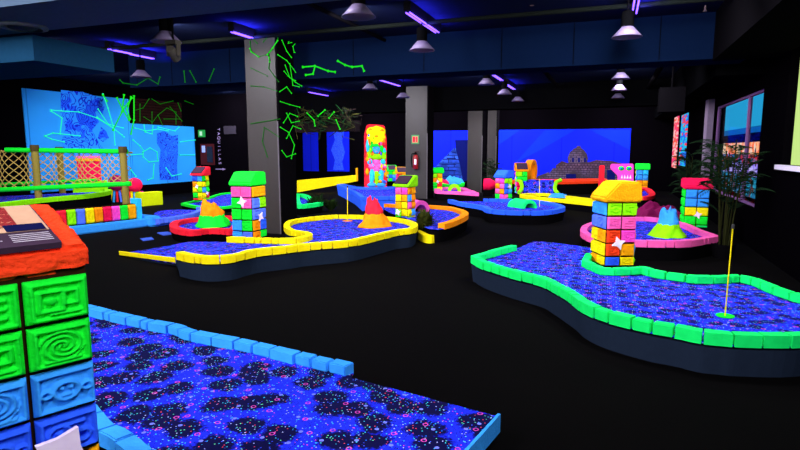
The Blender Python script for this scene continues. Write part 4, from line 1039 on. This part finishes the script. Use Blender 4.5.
# ------------------------------------------------------------------ ultraviolet tubes and added fill lights
TUBE = glow((110, 70, 255), 4.5, 'ultraviolet_tube')
def uvtube(x, y, z, label, ln=1.2, light=True):
    t = thing('ultraviolet_tube', label, 'tube lamp', (x, y, z), 0, 'ultraviolet tube lamps')
    MB().box2((-.05, -ln/2, .02), (.05, ln/2, .14)).obj('housing', black2, t)
    for sx in (-.025, .025): MB().tube([(sx, -ln/2+.03, 0), (sx, ln/2-.03, 0)], .011, 6).obj('tube', TUBE, t)
    l = D.lights.new('glow', 'AREA'); l.shape = 'RECTANGLE'; l.size = .1; l.size_y = ln; l.energy = 45; l.color = (.08, .06, 1)
    o = D.objects.new('tube_glow', l); C.objects.link(o); o.parent = t; o.location = (.09, 0, -.06); o.rotation_euler = (math.pi, 0, 0)
    return t
def area(x, y, z, e, ln=1.2, col=(.9, .88, 1.0)):  # added unseen near-white fill light, tilted to brighten camera-facing sides
    l = D.lights.new('fill_light', 'AREA'); l.shape = 'RECTANGLE'; l.size = .25; l.size_y = ln; l.energy = e; l.color = col
    o = D.objects.new('fill_light', l); C.objects.link(o); o.location = (x, y, z); o.rotation_euler = (R(38), 0, 0); return o
ZT = 3.28
segs = [(408, 12, 437, 33, 'ultraviolet tube above the pendant before the navy beam'), (638, -6, 634, 14, 'ultraviolet tube above the first pendant over the orange tower'),
        (114, 50, 126, 53, 'ultraviolet tube by the teal soffit, first of the pair'), (130, 54, 154, 59, 'ultraviolet tube by the teal soffit, second of the pair'),
        (234, 32, 250, 38, 'ultraviolet tube just beside the thick pillar'), (381, 79, 399, 87, 'ultraviolet tube beyond the beam between the two grey fronted pillars'),
        (491, 73, 502, 81, 'ultraviolet tube in the far lamp row, closest to the beam'), (506, 84, 515, 90, 'ultraviolet tube in the far lamp row, next after the closest'),
        (518, 91, 524, 95, 'ultraviolet tube in the far lamp row, third one'), (525, 96, 531, 100, 'ultraviolet tube in the far lamp row, last one'),
        (432, 95, 440, 99, 'ultraviolet tube above the sign pillar'), (445, 99, 449, 102, 'short looking ultraviolet tube beyond the sign pillar'), (312, 92, 325, 96, 'ultraviolet tube glowing behind the vines')]
for (x0, y0, x1, y1, lab) in segs:
    a = at(x0, y0, ZT); b = at(x1, y1, ZT); ln = min(1.5, max(.55, abs(b.y-a.y)))
    m_ = (a+b)/2; uvtube(m_.x, m_.y, ZT, lab, ln)
E = 135
for x in (-9.5, -6.4, -3.3, .2):
    for y in (-2.0, 1.0, 5.0, 6.9, 11.2, 14.2, 18.6, 21.0):
        if not (y == 5.0 and x < -6): area(x, y, 3.2, E)
for y in (10.5, 13, 15.5, 18): area(-12, y, 3.2, E*.8)

# ------------------------------------------------------------------ projected green laser light, built as thin glowing tubes on the surfaces
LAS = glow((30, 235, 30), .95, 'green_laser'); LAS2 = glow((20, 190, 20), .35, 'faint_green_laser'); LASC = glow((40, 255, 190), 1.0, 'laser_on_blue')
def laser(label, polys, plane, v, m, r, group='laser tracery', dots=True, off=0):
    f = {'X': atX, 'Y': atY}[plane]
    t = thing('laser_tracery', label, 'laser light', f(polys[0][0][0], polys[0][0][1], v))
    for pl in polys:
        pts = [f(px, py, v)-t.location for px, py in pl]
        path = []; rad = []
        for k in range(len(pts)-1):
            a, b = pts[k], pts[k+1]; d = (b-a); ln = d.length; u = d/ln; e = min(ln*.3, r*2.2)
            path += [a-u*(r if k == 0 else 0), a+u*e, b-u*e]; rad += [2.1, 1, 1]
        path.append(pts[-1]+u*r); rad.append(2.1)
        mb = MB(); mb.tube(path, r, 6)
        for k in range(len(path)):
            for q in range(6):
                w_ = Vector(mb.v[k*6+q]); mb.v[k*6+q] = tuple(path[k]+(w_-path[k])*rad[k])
        mb.obj('laser_glow_line', m, t)
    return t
cs = lambda l: [(240+x/3.214, 20+y/3.214) for x, y in l]
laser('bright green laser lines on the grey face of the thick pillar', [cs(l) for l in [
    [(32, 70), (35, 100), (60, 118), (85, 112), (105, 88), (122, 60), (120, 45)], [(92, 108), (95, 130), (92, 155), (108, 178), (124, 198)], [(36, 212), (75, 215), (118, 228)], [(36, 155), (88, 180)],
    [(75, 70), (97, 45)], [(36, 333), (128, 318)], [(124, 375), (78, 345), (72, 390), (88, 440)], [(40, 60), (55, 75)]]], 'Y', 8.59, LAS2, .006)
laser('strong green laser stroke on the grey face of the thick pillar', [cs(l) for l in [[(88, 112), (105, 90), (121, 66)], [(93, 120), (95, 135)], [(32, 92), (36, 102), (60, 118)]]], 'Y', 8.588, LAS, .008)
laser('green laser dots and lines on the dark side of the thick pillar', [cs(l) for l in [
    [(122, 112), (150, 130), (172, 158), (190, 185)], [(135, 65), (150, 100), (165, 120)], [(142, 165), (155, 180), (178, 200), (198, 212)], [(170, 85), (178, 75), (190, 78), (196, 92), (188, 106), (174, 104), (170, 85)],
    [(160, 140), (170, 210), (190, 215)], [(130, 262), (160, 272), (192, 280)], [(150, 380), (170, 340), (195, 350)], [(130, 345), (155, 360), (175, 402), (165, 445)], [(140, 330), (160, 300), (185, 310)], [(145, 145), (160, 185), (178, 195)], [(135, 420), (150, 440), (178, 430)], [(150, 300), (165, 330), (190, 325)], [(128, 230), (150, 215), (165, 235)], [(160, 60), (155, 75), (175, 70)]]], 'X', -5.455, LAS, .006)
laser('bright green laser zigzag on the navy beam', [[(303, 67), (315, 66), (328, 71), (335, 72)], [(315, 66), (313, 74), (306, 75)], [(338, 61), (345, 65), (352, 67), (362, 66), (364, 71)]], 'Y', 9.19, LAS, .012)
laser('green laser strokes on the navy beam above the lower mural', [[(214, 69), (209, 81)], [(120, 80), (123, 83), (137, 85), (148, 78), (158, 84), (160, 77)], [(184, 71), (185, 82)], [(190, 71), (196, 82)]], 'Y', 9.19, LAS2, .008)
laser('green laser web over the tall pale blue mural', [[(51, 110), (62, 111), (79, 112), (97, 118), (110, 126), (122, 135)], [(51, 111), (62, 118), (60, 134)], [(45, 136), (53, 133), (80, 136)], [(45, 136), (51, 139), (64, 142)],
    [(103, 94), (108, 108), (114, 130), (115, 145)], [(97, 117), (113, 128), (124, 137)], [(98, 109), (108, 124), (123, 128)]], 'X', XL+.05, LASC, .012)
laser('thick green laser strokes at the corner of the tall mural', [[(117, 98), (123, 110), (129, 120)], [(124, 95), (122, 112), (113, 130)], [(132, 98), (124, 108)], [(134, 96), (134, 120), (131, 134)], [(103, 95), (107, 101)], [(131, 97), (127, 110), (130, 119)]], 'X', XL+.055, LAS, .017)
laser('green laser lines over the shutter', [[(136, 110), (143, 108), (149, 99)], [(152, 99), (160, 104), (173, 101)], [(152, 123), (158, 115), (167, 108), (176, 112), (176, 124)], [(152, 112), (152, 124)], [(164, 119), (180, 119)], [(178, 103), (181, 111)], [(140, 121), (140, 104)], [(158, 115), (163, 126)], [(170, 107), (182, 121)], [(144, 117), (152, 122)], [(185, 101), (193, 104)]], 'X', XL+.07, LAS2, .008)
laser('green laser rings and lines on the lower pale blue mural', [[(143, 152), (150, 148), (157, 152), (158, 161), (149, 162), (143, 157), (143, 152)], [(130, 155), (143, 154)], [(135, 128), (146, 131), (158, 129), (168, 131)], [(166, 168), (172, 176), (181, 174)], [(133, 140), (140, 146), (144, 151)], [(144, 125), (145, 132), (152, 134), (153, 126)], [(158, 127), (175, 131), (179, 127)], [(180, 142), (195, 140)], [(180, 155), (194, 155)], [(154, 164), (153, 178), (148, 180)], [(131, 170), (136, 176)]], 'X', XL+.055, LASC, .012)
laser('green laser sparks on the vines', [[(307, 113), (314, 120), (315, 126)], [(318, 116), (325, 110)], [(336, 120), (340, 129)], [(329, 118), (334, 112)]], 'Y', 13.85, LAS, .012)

# ------------------------------------------------------------------ camera and render look
cd = D.cameras.new('camera'); co = D.objects.new('camera', cd); C.objects.link(co)
cd.sensor_width = 36; cd.lens = F/800*36; cd.clip_start = .05
co.location = CAM; co.rotation_euler = (math.pi/2-PIT, 0, YAW)
sc = bpy.context.scene; sc.camera = co
wd = D.worlds.new('world'); sc.world = wd; wd.use_nodes = True
wd.node_tree.nodes['Background'].inputs[0].default_value = (.05, .1, .6, 1); wd.node_tree.nodes['Background'].inputs[1].default_value = .0
vs_ = sc.view_settings; vs_.view_transform = 'Standard'; vs_.look = 'None'; vs_.gamma = 1; vs_.use_curve_mapping = False; vs_.exposure = 0
sc.cycles.use_denoising = True; sc.cycles.max_bounces = 6; sc.cycles.diffuse_bounces = 3
